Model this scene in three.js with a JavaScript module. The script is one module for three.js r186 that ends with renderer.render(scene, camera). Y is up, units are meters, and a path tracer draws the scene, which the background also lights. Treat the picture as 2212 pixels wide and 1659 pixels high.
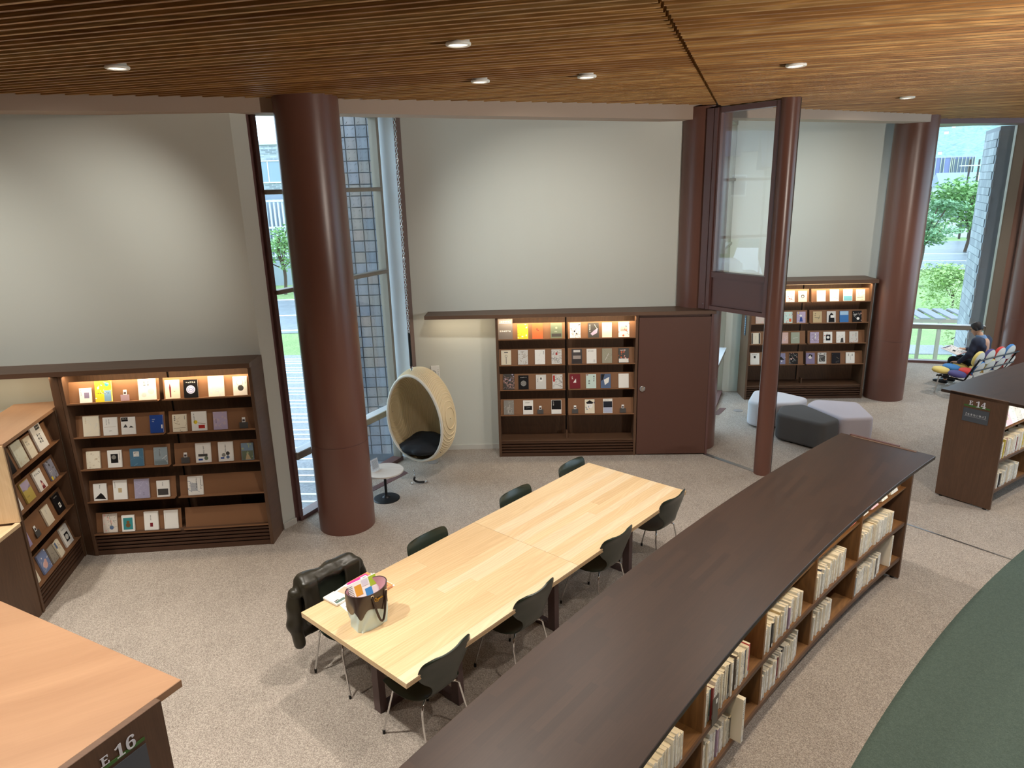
import * as THREE from 'three';
import { RectAreaLightUniformsLib } from 'three/addons/lights/RectAreaLightUniformsLib.js';
import { RoundedBoxGeometry } from 'three/addons/geometries/RoundedBoxGeometry.js';
import { FontLoader } from 'three/addons/loaders/FontLoader.js';
import { TextGeometry } from 'three/addons/geometries/TextGeometry.js';
import { mergeGeometries, mergeVertices, toCreasedNormals } from 'three/addons/utils/BufferGeometryUtils.js';

// ---------------------------------------------------------------- camera, sky, exposure
RectAreaLightUniformsLib.init();
const scene = new THREE.Scene();
const renderer = new THREE.WebGLRenderer({ antialias: true });
renderer.toneMapping = THREE.LinearToneMapping;
renderer.toneMappingExposure = 1.1;
renderer.shadowMap.enabled = true;
const camera = new THREE.PerspectiveCamera(58.09, 2212 / 1659, 0.05, 900);
camera.position.set(0, 3.7, 0);
camera.rotation.set(-0.278767, 0, -0.0271166);
// overcast sky, seen bluish because the room is balanced for warm lamps
scene.background = new THREE.Color().setRGB(2.3, 3.1, 3.75);

// ---------------------------------------------------------------- lamps of the room (fittings are built further down)
const LAMP = new THREE.Color(1.0, 0.91, 0.81), WARM = new THREE.Color(1.0, 0.80, 0.54), WASH = new THREE.Color(1.0, 0.965, 0.88);
const CEIL = 4.58;                                   // underside of the timber fins
// recessed ceiling downlights [x, z, intensity, aim x, aim y, aim z, half angle]; without an aim they shine straight down
const DOWN = [
  [-2.70, -5.28, 11, -4.5, 2.5, -7.0, 41], [-0.28, -4.78, 20], [-0.20, -6.40, 17, 0.6, 2.3, -9.5, 37], [2.34, -6.0, 20], [4.68, -8.6, 17, 5.2, 2.3, -12, 37],
  [-2.5, -3.3, 48, -2.5, 0, -3.2, 48], [-0.9, 1.6, 16], [2.9, 1.0, 16], [4.9, -4.6, 18], [7.2, -6.2, 20], [7.0, -9.6, 16],
  [-5.2, -4.4, 13, -6.0, 2.5, -6.8, 41], [-5.6, -1.8, 22], [8.2, -0.6, 18], [8.8, -3.6, 18], [0.70, -6.30, 18], [1.5, -2.7, 15], [-1.0, -2.3, 18], [3.6, -3.3, 16], [-4.2, -3.4, 20], [8.6, -11.4, 20], [-4.8, -5.0, 34, -4.75, 0, -5.2, 32],  // last entry is added, standing in for an unseen lamp at the counter
];
// added uplight out of view on the right, put in to brighten the ceiling [x, y, z, aim x, z, intensity]
const ADDED_UPLIGHTS = [[4.6, 3.2, -1.6, 4.0, -4.6, 95]];

// ---------------------------------------------------------------- helpers
let seed = 12345;
const rnd = () => { seed |= 0; seed = seed + 0x6D2B79F5 | 0; let t = Math.imul(seed ^ seed >>> 15, 1 | seed); t = t + Math.imul(t ^ t >>> 7, 61 | t) ^ t; return ((t ^ t >>> 14) >>> 0) / 4294967296; };
const rr = (a, b) => a + (b - a) * rnd();
const pick = a => a[Math.floor(rnd() * a.length)];
const R = d => d * Math.PI / 180;
const used = {};
const numbered = n => { const k = used[n] = (used[n] ?? -1) + 1; return k ? `${n}_${String(k).padStart(3, '0')}` : n; };
function shade(o) { o.traverse(m => { if (m.isMesh) { m.castShadow = true; m.receiveShadow = true; } }); return o; }
function thing(name, label, category, pos = [0, 0, 0], turn = 0, group) {
  const o = new THREE.Group(); o.name = numbered(name); scene.add(o);
  o.position.set(...pos); o.rotation.order = 'YXZ'; o.rotation.y = turn; o.userData = { label, category };
  if (group) o.userData.group = group; return o;
}
function part(name, geo, mat, parent, kind) {
  const g = Array.isArray(geo) ? mergeGeometries(geo.map(x => x.index ? x.toNonIndexed() : x).map(keep)) : geo;
  const m = new THREE.Mesh(g, mat); m.name = name; m.castShadow = m.receiveShadow = true; parent.add(m);
  if (kind) m.userData.kind = kind; return m;
}
function keep(g) { for (const k of Object.keys(g.attributes)) if (!['position', 'normal', 'uv'].includes(k)) g.deleteAttribute(k); return g; }
function solo(name, geo, mat, label, category, group) {
  const m = part(numbered(name), geo, mat, scene); m.userData = { label, category }; if (group) m.userData.group = group; return m;
}
function struct(name, geo, mat, label, parent = scene) { const m = part(name, geo, mat, parent); if (parent === scene) m.userData = { kind: 'structure', label }; return m; }
function structGroup(name, label, pos = [0, 0, 0], turn = 0) { const o = new THREE.Group(); o.name = name; scene.add(o); o.position.set(...pos); o.rotation.y = turn; o.userData = { kind: 'structure', label }; return o; }
// texture coordinates in metres, u along the grain; grain: turn about y of the grain direction from +x, or 'y' for upright
function muv(g, grain = 0, s = 1, off = true) {
  const p = g.attributes.position, n = g.attributes.normal, uv = new Float32Array(p.count * 2), ou = off ? rnd() * 3 : 0, ov = off ? rnd() * 3 : 0;
  const c = Math.cos(grain === 'y' ? 0 : grain), sn = Math.sin(grain === 'y' ? 0 : grain);
  for (let i = 0; i < p.count; i++) {
    const x = p.getX(i) * c - p.getZ(i) * sn, z = p.getX(i) * sn + p.getZ(i) * c, y = p.getY(i);
    const nx = Math.abs(n.getX(i) * c - n.getZ(i) * sn), nz = Math.abs(n.getX(i) * sn + n.getZ(i) * c), ny = Math.abs(n.getY(i));
    let u, v;
    if (grain === 'y') { if (ny > nx && ny > nz) { u = x; v = z; } else if (nx > nz) { u = y; v = z; } else { u = y; v = x; } }
    else if (ny >= nx && ny >= nz) { u = x; v = z; } else if (nx > nz) { u = z; v = y; } else { u = x; v = y; }
    uv[2 * i] = u * s + ou; uv[2 * i + 1] = v * s + ov;
  }
  g.setAttribute('uv', new THREE.BufferAttribute(uv, 2)); return g;
}
function box(w, h, d, x = 0, y = 0, z = 0, o = {}) {            // centred at x, y, z
  const g = o.r ? new RoundedBoxGeometry(w, h, d, o.seg || 1, o.r) : new THREE.BoxGeometry(w, h, d);
  const gg = o.r ? g : g;
  muv(gg, o.grain ?? (h > w && h > d ? 'y' : d > w ? Math.PI / 2 : 0));
  if (o.rx) gg.rotateX(o.rx); if (o.rz) gg.rotateZ(o.rz); if (o.ry) gg.rotateY(o.ry);
  return gg.translate(x, y, z);
}
function prism(pts, y0, y1, grain = 0, bev = 0) {             // pts [[x, z]...]
  const sh = new THREE.Shape(pts.map(([x, z]) => new THREE.Vector2(x, -z)));
  const g = new THREE.ExtrudeGeometry(sh, { depth: y1 - y0 - 2 * bev, bevelEnabled: bev > 0, bevelThickness: bev, bevelSize: bev, bevelOffset: -bev, bevelSegments: 1, curveSegments: 1 });
  g.rotateX(-Math.PI / 2); g.translate(0, y0 + bev, 0); return muv(g, grain);
}
function strip(p, q, t, y0, y1, side = 1) {                    // a wall from p to q with thickness t to its back
  const dx = q[0] - p[0], dz = q[1] - p[1], l = Math.hypot(dx, dz), nx = dz / l * t * side, nz = -dx / l * t * side;
  return prism([p, q, [q[0] + nx, q[1] + nz], [p[0] + nx, p[1] + nz]], y0, y1, Math.atan2(-dz, dx));
}
const CX = 18.25, CZ = 11.75;                                   // centre of the curved shelving
const pol = (r, deg) => [CX + r * Math.cos(R(deg)), CZ + r * Math.sin(R(deg))];
function arc(r0, r1, a0, a1, y0, y1, bev = 0, n = 0) {
  n = n || Math.max(1, Math.ceil(Math.abs(a1 - a0) / 0.7)); const pts = [];
  for (let i = 0; i <= n; i++) pts.push(pol(r1, a0 + (a1 - a0) * i / n));
  for (let i = n; i >= 0; i--) pts.push(pol(r0, a0 + (a1 - a0) * i / n));
  return prism(pts, y0, y1, -R((a0 + a1) / 2) + Math.PI / 2, bev);
}
function cyl(r0, r1, h, x, y, z, seg = 24) { return new THREE.CylinderGeometry(r1, r0, h, seg).translate(x, y, z); }   // r0 bottom, r1 top, centred
function tube(pts, r, seg = 8, n = 0, closed = false) {
  const c = new THREE.CatmullRomCurve3(pts.map(p => new THREE.Vector3(...p)), closed);
  return new THREE.TubeGeometry(c, n || pts.length * 5, r, seg, closed);
}
function rod(a, b, r, seg = 8) {
  const A = new THREE.Vector3(...a), B = new THREE.Vector3(...b), d = B.clone().sub(A), l = d.length();
  const g = new THREE.CylinderGeometry(r, r, l, seg); g.translate(0, l / 2, 0);
  g.applyQuaternion(new THREE.Quaternion().setFromUnitVectors(new THREE.Vector3(0, 1, 0), d.normalize())); return g.translate(...a);
}
function lathe(pts, seg = 32) { return new THREE.LatheGeometry(pts.map(([r, y]) => new THREE.Vector2(r, y)), seg); }

// periodic value noise for the textures
const H = new Float32Array(65536); for (let i = 0; i < 65536; i++) H[i] = rnd();
const hsh = (x, y, s = 0) => H[(x * 73 + y * 179 + s * 283 + x * y * 7) & 65535];
function vn(x, y, px, py, s = 0) {
  const xi = Math.floor(x), yi = Math.floor(y); let fx = x - xi, fy = y - yi; fx = fx * fx * (3 - 2 * fx); fy = fy * fy * (3 - 2 * fy);
  const m = (a, n) => ((a % n) + n) % n, x0 = m(xi, px), x1 = m(xi + 1, px), y0 = m(yi, py), y1 = m(yi + 1, py);
  return (hsh(x0, y0, s) * (1 - fx) + hsh(x1, y0, s) * fx) * (1 - fy) + (hsh(x0, y1, s) * (1 - fx) + hsh(x1, y1, s) * fx) * fy;
}
function tex(w, h, fn, srgb = true, rx = 1, ry = 1) {
  const d = new Uint8Array(w * h * 4);
  for (let y = 0; y < h; y++) for (let x = 0; x < w; x++) { const c = fn(x / w, y / h), i = (y * w + x) * 4; d[i] = c[0]; d[i + 1] = c[1]; d[i + 2] = c[2]; d[i + 3] = 255; }
  const t = new THREE.DataTexture(d, w, h); t.wrapS = t.wrapT = THREE.RepeatWrapping; t.magFilter = THREE.LinearFilter; t.minFilter = THREE.LinearMipmapLinearFilter; t.generateMipmaps = true;
  if (srgb) t.colorSpace = THREE.SRGBColorSpace; t.repeat.set(rx, ry); t.needsUpdate = true; return t;
}
const mixc = (a, b, t) => [a[0] + (b[0] - a[0]) * t, a[1] + (b[1] - a[1]) * t, a[2] + (b[2] - a[2]) * t];
// wood: u along the grain. rings = strength of figure
function wood(a, b, rings, fine, w = 512, h = 512, ru = 0.5, rv = 1) {
  return tex(w, h, (u, v) => {
    const warp = vn(u * 3, v * 6, 3, 6, 1) * 1.6 + vn(u * 8, v * 16, 8, 16, 2) * 0.35;
    const ring = 0.5 + 0.5 * Math.sin((v * 14 + warp * 2.2) * Math.PI * 2);
    const f = vn(u * 6, v * 160, 6, 160, 3) * 0.6 + vn(u * 24, v * 256, 24, 256, 4) * 0.4;
    const broad = vn(u * 2, v * 10, 2, 10, 5);
    const t = Math.min(1, Math.max(0, rings * Math.pow(ring, 2) + fine * f + (1 - rings - fine) * broad));
    return mixc(a, b, t);
  }, true, ru, rv);
}
const std = (o) => new THREE.MeshStandardMaterial(o), phy = o => new THREE.MeshPhysicalMaterial(o);
const flat = (c, rough = 0.7, o = {}) => std({ color: c, roughness: rough, ...o });
// ---------------------------------------------------------------- materials
const M = {};
// glued-up staves of dark stained wood, u along the grain, one tile = 1.6 m x 0.8 m
function staves(a, b, amp) {
  return tex(1024, 512, (u, v) => {
    const r = Math.floor(v * 16), off = hsh(r, 3, 21), k = Math.floor((u + off) * 3), tone = hsh((k % 3) + 1, r, 22);
    const f = vn(u * 8, v * 220, 8, 220, 23) * 0.6 + vn(u * 40, v * 400, 40, 400, 24) * 0.4;
    return mixc(a, b, Math.min(1, Math.max(0, tone * 0.55 * amp + f * 0.45)));
  }, true, 0.625, 1.25);
}
M.paint = std({ color: '#cfd2cb', roughness: 0.9 });
M.paintTrim = std({ color: '#c9c8c2', roughness: 0.7 });
M.beam = std({ color: '#b09c8c', roughness: 0.8 });
const brushed = tex(64, 256, (u, v) => { const k = 120 + 30 * vn(u * 64, v * 8, 64, 8, 9); return [k, k, k]; }, false, 4, 1);
M.brown = std({ color: '#6b473c', roughness: 0.32 });
M.brownFrame = std({ color: '#654744', roughness: 0.42 });
M.brownDoor = std({ color: '#5c3d33', roughness: 0.5 });
M.frame = std({ color: '#8d8478', roughness: 0.5, metalness: 0.3 });
M.frameLight = std({ color: '#d3d9df', roughness: 0.5 });
const darkT = staves([46, 31, 23], [66, 46, 34], 0.9);
M.top = std({ map: darkT, roughness: 0.4 });
M.topLitTone = std({ map: wood([146, 109, 81], [168, 130, 99], 0.1, 0.3, 512, 512, 0.5, 0.8), roughness: 0.4 });  // dark top wood with the strong light on it mixed into the colour
M.canopy = std({ map: wood([86, 63, 49], [112, 84, 66], 0.1, 0.4, 512, 512, 0.6, 1.2), roughness: 0.45 });
M.shelf = std({ map: wood([80, 57, 41], [108, 78, 57], 0.15, 0.5, 512, 512, 0.7, 1.3), roughness: 0.5 });
M.shelfEdge = std({ map: wood([112, 74, 46], [150, 104, 66], 0.2, 0.5, 512, 256, 0.7, 1.6), roughness: 0.5 });
M.inner = std({ map: wood([104, 72, 42], [146, 106, 64], 0.25, 0.5, 512, 512, 0.9, 1.2), roughness: 0.55 });
M.tray = std({ color: '#865e3f', roughness: 0.6 });
M.vent = std({ color: '#4c3222', roughness: 0.55 });
M.black = std({ color: '#0b0a09', roughness: 0.8 });
M.oak = ['#ffffff', '#f8efe2', '#fff8ec', '#f3e8d8', '#fbf3e6'].map((c, i) => std({ map: OAK(i), color: c, roughness: 0.42 }));
function OAK(i) { OAK.t ??= wood([210, 184, 146], [238, 216, 182], 0.28, 0.42, 512, 512, 0.55, 2.2); return OAK.t; }
M.lightWood = std({ map: wood([205, 172, 130], [232, 204, 166], 0.2, 0.5, 256, 256, 0.8, 1.5), roughness: 0.5 });
const cedar = wood([140, 101, 56], [210, 167, 106], 0.5, 0.25, 1024, 256, 0.45, 2.5);
M.fin = ['#ffffff', '#f0e2d2', '#e2d2c0', '#fff6ea', '#d8c4b0'].map(c => std({ map: cedar, color: c, roughness: 0.5 }));
const carpetT = tex(512, 512, (u, v) => {
  const f = vn(u * 170, v * 170, 170, 170, 11), g = vn(u * 256, v * 256, 256, 256, 12), b = vn(u * 7, v * 7, 7, 7, 13);
  const t = Math.max(0, Math.min(1, 0.5 + (f - 0.5) * 0.9 + (g - 0.5) * 0.9)); return mixc([124, 114, 105], [194, 183, 171], t * 0.9 + b * 0.1);
}, true, 1.25, 1.25);
const carpetB = tex(256, 256, (u, v) => { const k = 255 * vn(u * 128, v * 128, 128, 128, 14); return [k, k, k]; }, false, 2.5, 2.5);
M.carpet = std({ map: carpetT, bumpMap: carpetB, bumpScale: 0.003, roughness: 1 });
M.green = std({ map: tex(256, 256, (u, v) => mixc([60, 74, 66], [84, 98, 88], vn(u * 128, v * 128, 128, 128, 15) * 0.7 + vn(u * 40, v * 40, 40, 40, 16) * 0.3), true, 2, 2), bumpMap: carpetB, bumpScale: 0.002, roughness: 1 });
M.chrome = std({ color: '#d8d8d8', roughness: 0.12, metalness: 1 });
M.steel = std({ color: '#8a8a8c', roughness: 0.35, metalness: 0.9 });
M.lacquer = std({ color: '#2c352c', roughness: 0.28 });
M.rubber = flat('#0d0d0d', 0.7);
M.legBrown = flat('#5a4746', 0.5);
M.blackMetal = std({ color: '#16171a', roughness: 0.4, metalness: 0.4 });
M.glass = phy({ color: '#ffffff', roughness: 0, transmission: 1, thickness: 0, ior: 1.5 });
M.lampGlow = std({ color: '#ffffff', emissive: '#fff2dd', emissiveIntensity: 2.2 });
M.stripGlow = std({ color: '#ffffff', emissive: '#ffcf8a', emissiveIntensity: 2.5 });
M.page = flat('#eee7d8', 0.8);
M.paper = flat('#f1f1ee', 0.8);

// ---------------------------------------------------------------- floor
const FAC = { w1: [[-9, -6.62], [-2.66, -7.16]], g1: [[-2.53, -7.36], [-1.6, -9.2]], w2: [[-1.47, -9.52], [2.62, -9.50]], g3: [[2.95, -10.0], [3.78, -12.0]], w3: [[3.84, -12.05], [6.62, -11.95]], g4: [[7.6, -13.96], [9.42, -13.38]] };
struct('floor', prism([[-9, 4], [12, 4], [12, -13.1], [9.42, -13.4], [7.6, -13.98], [6.62, -12.0], [3.8, -12.08], [2.9, -9.9], [2.62, -9.56], [-1.5, -9.56], [-2.6, -7.3], [-9, -6.75]], -0.25, 0), M.carpet, 'beige speckled carpet floor of the reading room');
{
  const pts = []; for (let a = -104; a >= -156; a -= 0.5) pts.push(pol(22.27, a)); pts.push([-2.1, 3.9], [11.9, 3.9], [11.9, -9.0]);
  struct('green_carpet', prism(pts, 0, 0.005), M.green, 'dark green curved carpet area beside the long low bookcase');
}
// metal joint strip and track lines in the floor
struct('trim_1', strip([4.27, -6.92], [4.93, -6.06], 0.02, 0, 0.004), M.steel, 'thin metal joint strip across the carpet');
struct('trim_2', strip([2.66, -9.06], [3.17, -8.37], 0.07, 0, 0.004), M.steel, 'metal floor track below the glazed partition');
solo('floor_plate', prism([[-1.86, -8.05], [-1.44, -8.68], [-1.50, -8.76], [-1.9, -8.16]], 0, 0.004), M.brownFrame, 'brown floor strip beside the round side table', 'floor plate');
solo('floor_plate', prism([[3.3, -10.78], [3.5, -11.1], [3.6, -11.08], [3.38, -10.74]], 0, 0.004), M.brownFrame, 'brown floor strip near the white pouf', 'floor plate');
solo('floor_socket', cyl(0.075, 0.075, 0.006, -1.14, 0.003, -9.05), flat('#8e8a88', 0.5), 'round grey floor socket behind the hanging egg chair', 'socket');
solo('floor_socket', cyl(0.075, 0.075, 0.006, 3.76, 0.003, -10.94), flat('#8e8a88', 0.5), 'round grey floor socket left of the white pouf', 'socket');

// ---------------------------------------------------------------- walls (with thickness), room closed on every side
const WT = 4.8;
struct('wall_left', strip(...FAC.w1, 0.3, -0.25, WT), M.paint, 'pale grey plaster wall above the left bookcase');
struct('wall_middle', strip([-1.42, -9.52], [2.64, -9.52], 0.3, -0.25, WT), M.paint, 'pale grey plaster wall above the middle bookcase');
struct('wall_right', strip([3.78, -12.06], [6.62, -11.96], 0.3, -0.25, WT), M.paint, 'pale grey plaster wall above the far bookcase');
struct('wall_return', strip([-2.66, -7.16], [-2.56, -7.32], 0.2, -0.25, WT), M.paint, 'narrow wall return left of the slit window');
struct('wall_side', strip([6.62, -11.96], [7.6, -13.96], 0.3, -0.25, WT), M.paint, 'short wall behind the far brown column');
struct('wall_end', strip([9.53, -13.37], [12.0, -13.05], 0.3, -0.25, WT), flat('#a88474', 0.7), 'brown wall panel right of the big window');
struct('wall_outer_left', prism([[-9.3, -6.6], [-9, -6.6], [-9, 4.3], [-9.3, 4.3]], -0.25, WT), M.paint, 'side wall of the room outside the view');
struct('wall_back', prism([[-9.3, 4], [12.3, 4], [12.3, 4.3], [-9.3, 4.3]], -0.25, WT), flat('#7a6753', 0.9), 'rear wall of the room behind the viewer');
struct('wall_outer_right', [prism([[12, 4.3], [12.3, 4.3], [12.3, -13.3], [12, -13.3]], -0.25, 0.8), prism([[12, 4.3], [12.3, 4.3], [12.3, -13.3], [12, -13.3]], 4.3, WT), prism([[12, 4.3], [12.3, 4.3], [12.3, -4], [12, -4]], 0.8, 4.3), prism([[12, -12.6], [12.3, -12.6], [12.3, -13.3], [12, -13.3]], 0.8, 4.3)], M.paint, 'right wall with a wide window outside the view');
struct('window_5', prism([[12.14, -4], [12.15, -4], [12.15, -12.6], [12.14, -12.6]], 0.8, 4.3), M.glass, 'wide side window outside the view');
struct('wall_corner', strip([2.64, -9.52], [2.95, -10.0], 0.25, -0.25, WT), M.paint, 'wall corner behind the middle column');
struct('baseboard_middle', strip([-1.34, -9.506], [-0.2, -9.506], 0.014, 0, 0.07, 1), M.paintTrim, 'pale skirting below the middle wall');
struct('baseboard_left', strip([-2.645, -7.152], [-2.548, -7.308], 0.012, 0, 0.07, -1), M.paintTrim, 'pale skirting below the wall return');
// slab above everything
struct('ceiling_slab', prism([[-9.3, 4.3], [12.3, 4.3], [12.3, -13.4], [9.5, -13.7], [7.5, -14.3], [6.5, -12.3], [3.7, -12.4], [2.7, -9.9], [-1.7, -9.9], [-2.8, -7.4], [-9.3, -7]], 4.76, 4.98), std({ color: '#4a3a2c', roughness: 0.9 }), 'dark slab above the timber fins');

// ---------------------------------------------------------------- perimeter beam
const BEAM = [[[-9, -4.86], [-1.94, -7.355]], [[-1.94, -7.345], [2.62, -9.43]], [[2.62, -9.30], [6.45, -11.12]], [[6.45, -11.9], [11.9, -13.0]]];
['trim_3', 'trim_4', 'trim_5', 'trim_6'].forEach((n, i) => {
  const [p, q] = BEAM[i];
  struct(n, strip(p, q, i == 3 ? 0.5 : 0.34, i == 3 ? 4.5 : i == 2 ? 4.47 : 4.45, 4.76), i == 3 ? M.brownFrame : M.beam, ['beige soffit beam from the left wall to the near column', 'beige soffit beam between the near and middle columns', 'beige soffit beam between the middle and far columns', 'brown beam above the big window'][i]);
});

// ---------------------------------------------------------------- timber fin ceiling: every fin a mesh of its own
{
  const ceil = structGroup('ceiling', 'ceiling of parallel timber fins');
  const D = [Math.cos(R(13.8)), Math.sin(R(13.8))], N = [-D[1], D[0]];          // along the fins / across them (x, z)
  const crease = [[0.10, -1.9], [2.46, -8.62]];
  const ext = (p, q, t) => [p[0] + (q[0] - p[0]) * t, p[1] + (q[1] - p[1]) * t];
  const cTop = ext(...crease, 1.06), cBot = ext(...crease, -0.9);
  const bayL = [[-9, 3.9], cBot, cTop, [-1.94, -7.36], [-9, -4.87]];
  const bayR = [cBot, [11.9, 3.9], [11.9, -13.0], [6.45, -11.88], [6.45, -11.14], cTop];
  const clip = (poly, c) => {                                                 // span of the line N.p = c inside a polygon
    const ts = [];
    for (let i = 0; i < poly.length; i++) {
      const a = poly[i], b = poly[(i + 1) % poly.length], da = a[0] * N[0] + a[1] * N[1] - c, db = b[0] * N[0] + b[1] * N[1] - c;
      if ((da < 0) !== (db < 0)) { const t = da / (da - db), x = a[0] + (b[0] - a[0]) * t, z = a[1] + (b[1] - a[1]) * t; ts.push(x * D[0] + z * D[1]); }
    }
    ts.sort((p, q) => p - q); return ts.length >= 2 ? [ts[0], ts[ts.length - 1]] : null;
  };
  const P = 0.103, W = 0.026, DEP = 0.09;
  [[bayL, 0, CEIL], [bayR, 0.045, CEIL - 0.004]].forEach(([poly, off, y]) => {
    for (let c = -14.5; c < 6; c += P) {
      const s = clip(poly, c + off); if (!s || s[1] - s[0] < 0.1) continue;
      if (c > 1.5) continue;                                                  // behind the viewer the slab alone is enough
      const a = s[0] + 0.012, b = s[1] - 0.012, l = b - a;
      const g = new THREE.BoxGeometry(l, DEP, W); muv(g, 0);
      const m = part('fin', g, pick(M.fin), ceil); const tm = (a + b) / 2, cc = c + off;
      m.position.set(D[0] * tm + N[0] * cc, y + DEP / 2, D[1] * tm + N[1] * cc); m.rotation.y = -R(13.8);
    }
  });
}
// downlights
DOWN.forEach(([x, z, I, ax, ay, az, ang], i) => {
  const vis = i < 5 || i === 15;
  const o = thing('downlight', i === 15 ? 'tiny ceiling downlight right of the table centre' : ['round ceiling downlight above the left bookcase aisle', 'round ceiling downlight nearest the viewer above the table', 'round ceiling downlight above the far end of the table', 'round ceiling downlight right of the ceiling joint', 'round ceiling downlight far right near the brown column'][i] || 'round ceiling downlight outside the view', 'downlight', [x, CEIL - 0.012, z], 0, vis ? undefined : 'downlights outside the view');
  part('ring', new THREE.TorusGeometry(0.07, 0.012, 8, 28).rotateX(Math.PI / 2), flat('#e9e6e0', 0.4), o);
  part('lens', cyl(0.066, 0.066, 0.006, 0, 0.0, 0, 28), M.lampGlow, o);
  part('can', new THREE.CylinderGeometry(0.072, 0.072, 0.08, 28, 1, true).translate(0, 0.045, 0), flat('#d8d5cf', 0.5), o);
  const L = new THREE.SpotLight(ax === undefined ? LAMP : WASH, I, 0, R(ang || 60), ang ? 1 : 0.75, 2); L.position.set(0, ax === undefined ? -0.03 : -0.05, 0); L.target.position.set(ax === undefined ? 0 : ax - x, ax === undefined ? -4 : ay - CEIL, ax === undefined ? 0 : az - z); L.castShadow = true; L.shadow.radius = 3; o.add(L, L.target);
});
ADDED_UPLIGHTS.forEach(([x, y, z, ax, az, I]) => {
  const o = thing('added_uplight', 'added uplight outside the view to brighten the ceiling', 'lamp', [x, 0, z], 0, 'added uplights outside the view');
  part('foot', cyl(0.16, 0.15, 0.03, 0, 0.015, 0, 32), M.blackMetal, o); part('pole', cyl(0.015, 0.015, y - 0.1, 0, (y - 0.1) / 2 + 0.02, 0, 12), M.blackMetal, o);
  part('bowl', lathe([[0.02, y - 0.1], [0.1, y - 0.06], [0.15, y], [0.145, y], [0.095, y - 0.05], [0.02, y - 0.085]], 32), M.blackMetal, o); part('lens', cyl(0.12, 0.12, 0.006, 0, y - 0.02, 0, 28), M.lampGlow, o);
  const L = new THREE.SpotLight(LAMP, I, 0, R(75), 1, 2); L.position.set(0, y + 0.02, 0); L.target.position.set(ax - x, CEIL, az - z); L.castShadow = true; L.shadow.radius = 5; o.add(L, L.target);
});

// ---------------------------------------------------------------- columns
function column(x, z, r, label, y1 = 4.6) {
  const o = thing('column', label, 'column', [x, 0, z]);
  part('shaft_foot', new THREE.CylinderGeometry(r, r, 1.034, 64).translate(0, 0.517, 0), M.brown, o);
  part('shaft', new THREE.CylinderGeometry(r, r, y1 - 1.04, 64).translate(0, (y1 + 1.04) / 2, 0), M.brown, o);
  part('joint', new THREE.CylinderGeometry(r - 0.003, r - 0.003, 0.01, 64).translate(0, 1.037, 0), M.brownFrame, o);
  part('hatch', new THREE.CylinderGeometry(r + 0.002, r + 0.002, 0.22, 12, 1, true, 0.2, 0.5).translate(0, 0.84, 0), M.brown, o);
  part('collar', new THREE.CylinderGeometry(r - 0.05, r - 0.05, 0.1, 48).translate(0, y1 - 0.05, 0), M.brownFrame, o);
  return o;
}
column(-1.94, -7.26, 0.312, 'thick brown column in front of the slit window beside the egg chair');
column(2.62, -9.52, 0.312, 'brown column behind the brown cabinet door');
column(6.46, -11.5, 0.312, 'brown column right of the far bookcase');
column(9.80, -12.95, 0.312, 'brown column at the right edge behind the reading man');

// ---------------------------------------------------------------- windows: panes, posts and transoms
function windowStrip(n, p, q, y1, trans, label, opt = {}) {
  const dx = q[0] - p[0], dz = q[1] - p[1], l = Math.hypot(dx, dz), o = structGroup('window_' + n, label, [p[0], 0, p[1]], Math.atan2(-dz, dx));
  const ys = [0.04, ...trans, y1];
  for (let i = 0; i + 1 < ys.length; i++) part('pane', box(l - 0.08, ys[i + 1] - ys[i], 0.012, l / 2, (ys[i] + ys[i + 1]) / 2, -0.06), M.glass, o);
  part('post', box(0.05, y1, 0.12, 0.025, y1 / 2, -0.04), M.brownFrame, o);
  part('post', box(0.05, y1, 0.12, l - 0.025, y1 / 2, -0.04), opt.rightMat || M.frame, o);
  part('sill', box(l, 0.05, 0.14, l / 2, 0.025, -0.04), M.brownFrame, o);
  part('head', box(l, 0.24, 0.14, l / 2, y1 + 0.12, -0.04), M.frame, o);
  trans.forEach((y, i) => { part('transom', box(l - 0.08, i == 0 ? 0.085 : 0.05, 0.10, l / 2, y, 0.0, { r: 0.012 }), M.frame, o); if (i == 0) part('transom_cap', box(l - 0.08, 0.012, 0.13, l / 2, y + 0.05, -0.005), M.frameLight, o); });
  return { o, l };
}
windowStrip(1, ...FAC.g1, 4.56, [0.79, 2.67, 3.705], 'tall slit window behind the thick brown column');
windowStrip(3, ...FAC.g3, 4.56, [0.79, 2.67, 3.705], 'tall slit window between middle column and far bookcase');
windowStrip(4, ...FAC.g4, 4.56, [0.75], 'big window with view of trees at the right');
{ // pilaster between slit window and middle wall
  const o = structGroup('trim_7', 'white pilaster with brown edge right of the slit window');
  part('pilaster', prism([[-1.645, -9.33], [-1.39, -9.17], [-1.39, -9.6], [-1.6, -9.6]], -0.25, 4.75), M.frameLight, o);
  part('edge_strip', prism([[-1.389, -9.165], [-1.352, -9.175], [-1.352, -9.518], [-1.389, -9.518]], 0, 4.75), M.brownFrame, o);
}
struct('trim_8', strip([-2.575, -7.30], [-2.525, -7.385], 0.12, 0, 4.6), M.brownFrame, 'brown frame post at the left of the slit window');
struct('trim_9', strip([9.38, -13.36], [9.52, -13.30], 0.12, 0, 4.6), M.frame, 'grey post at the right of the big window');
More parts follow.
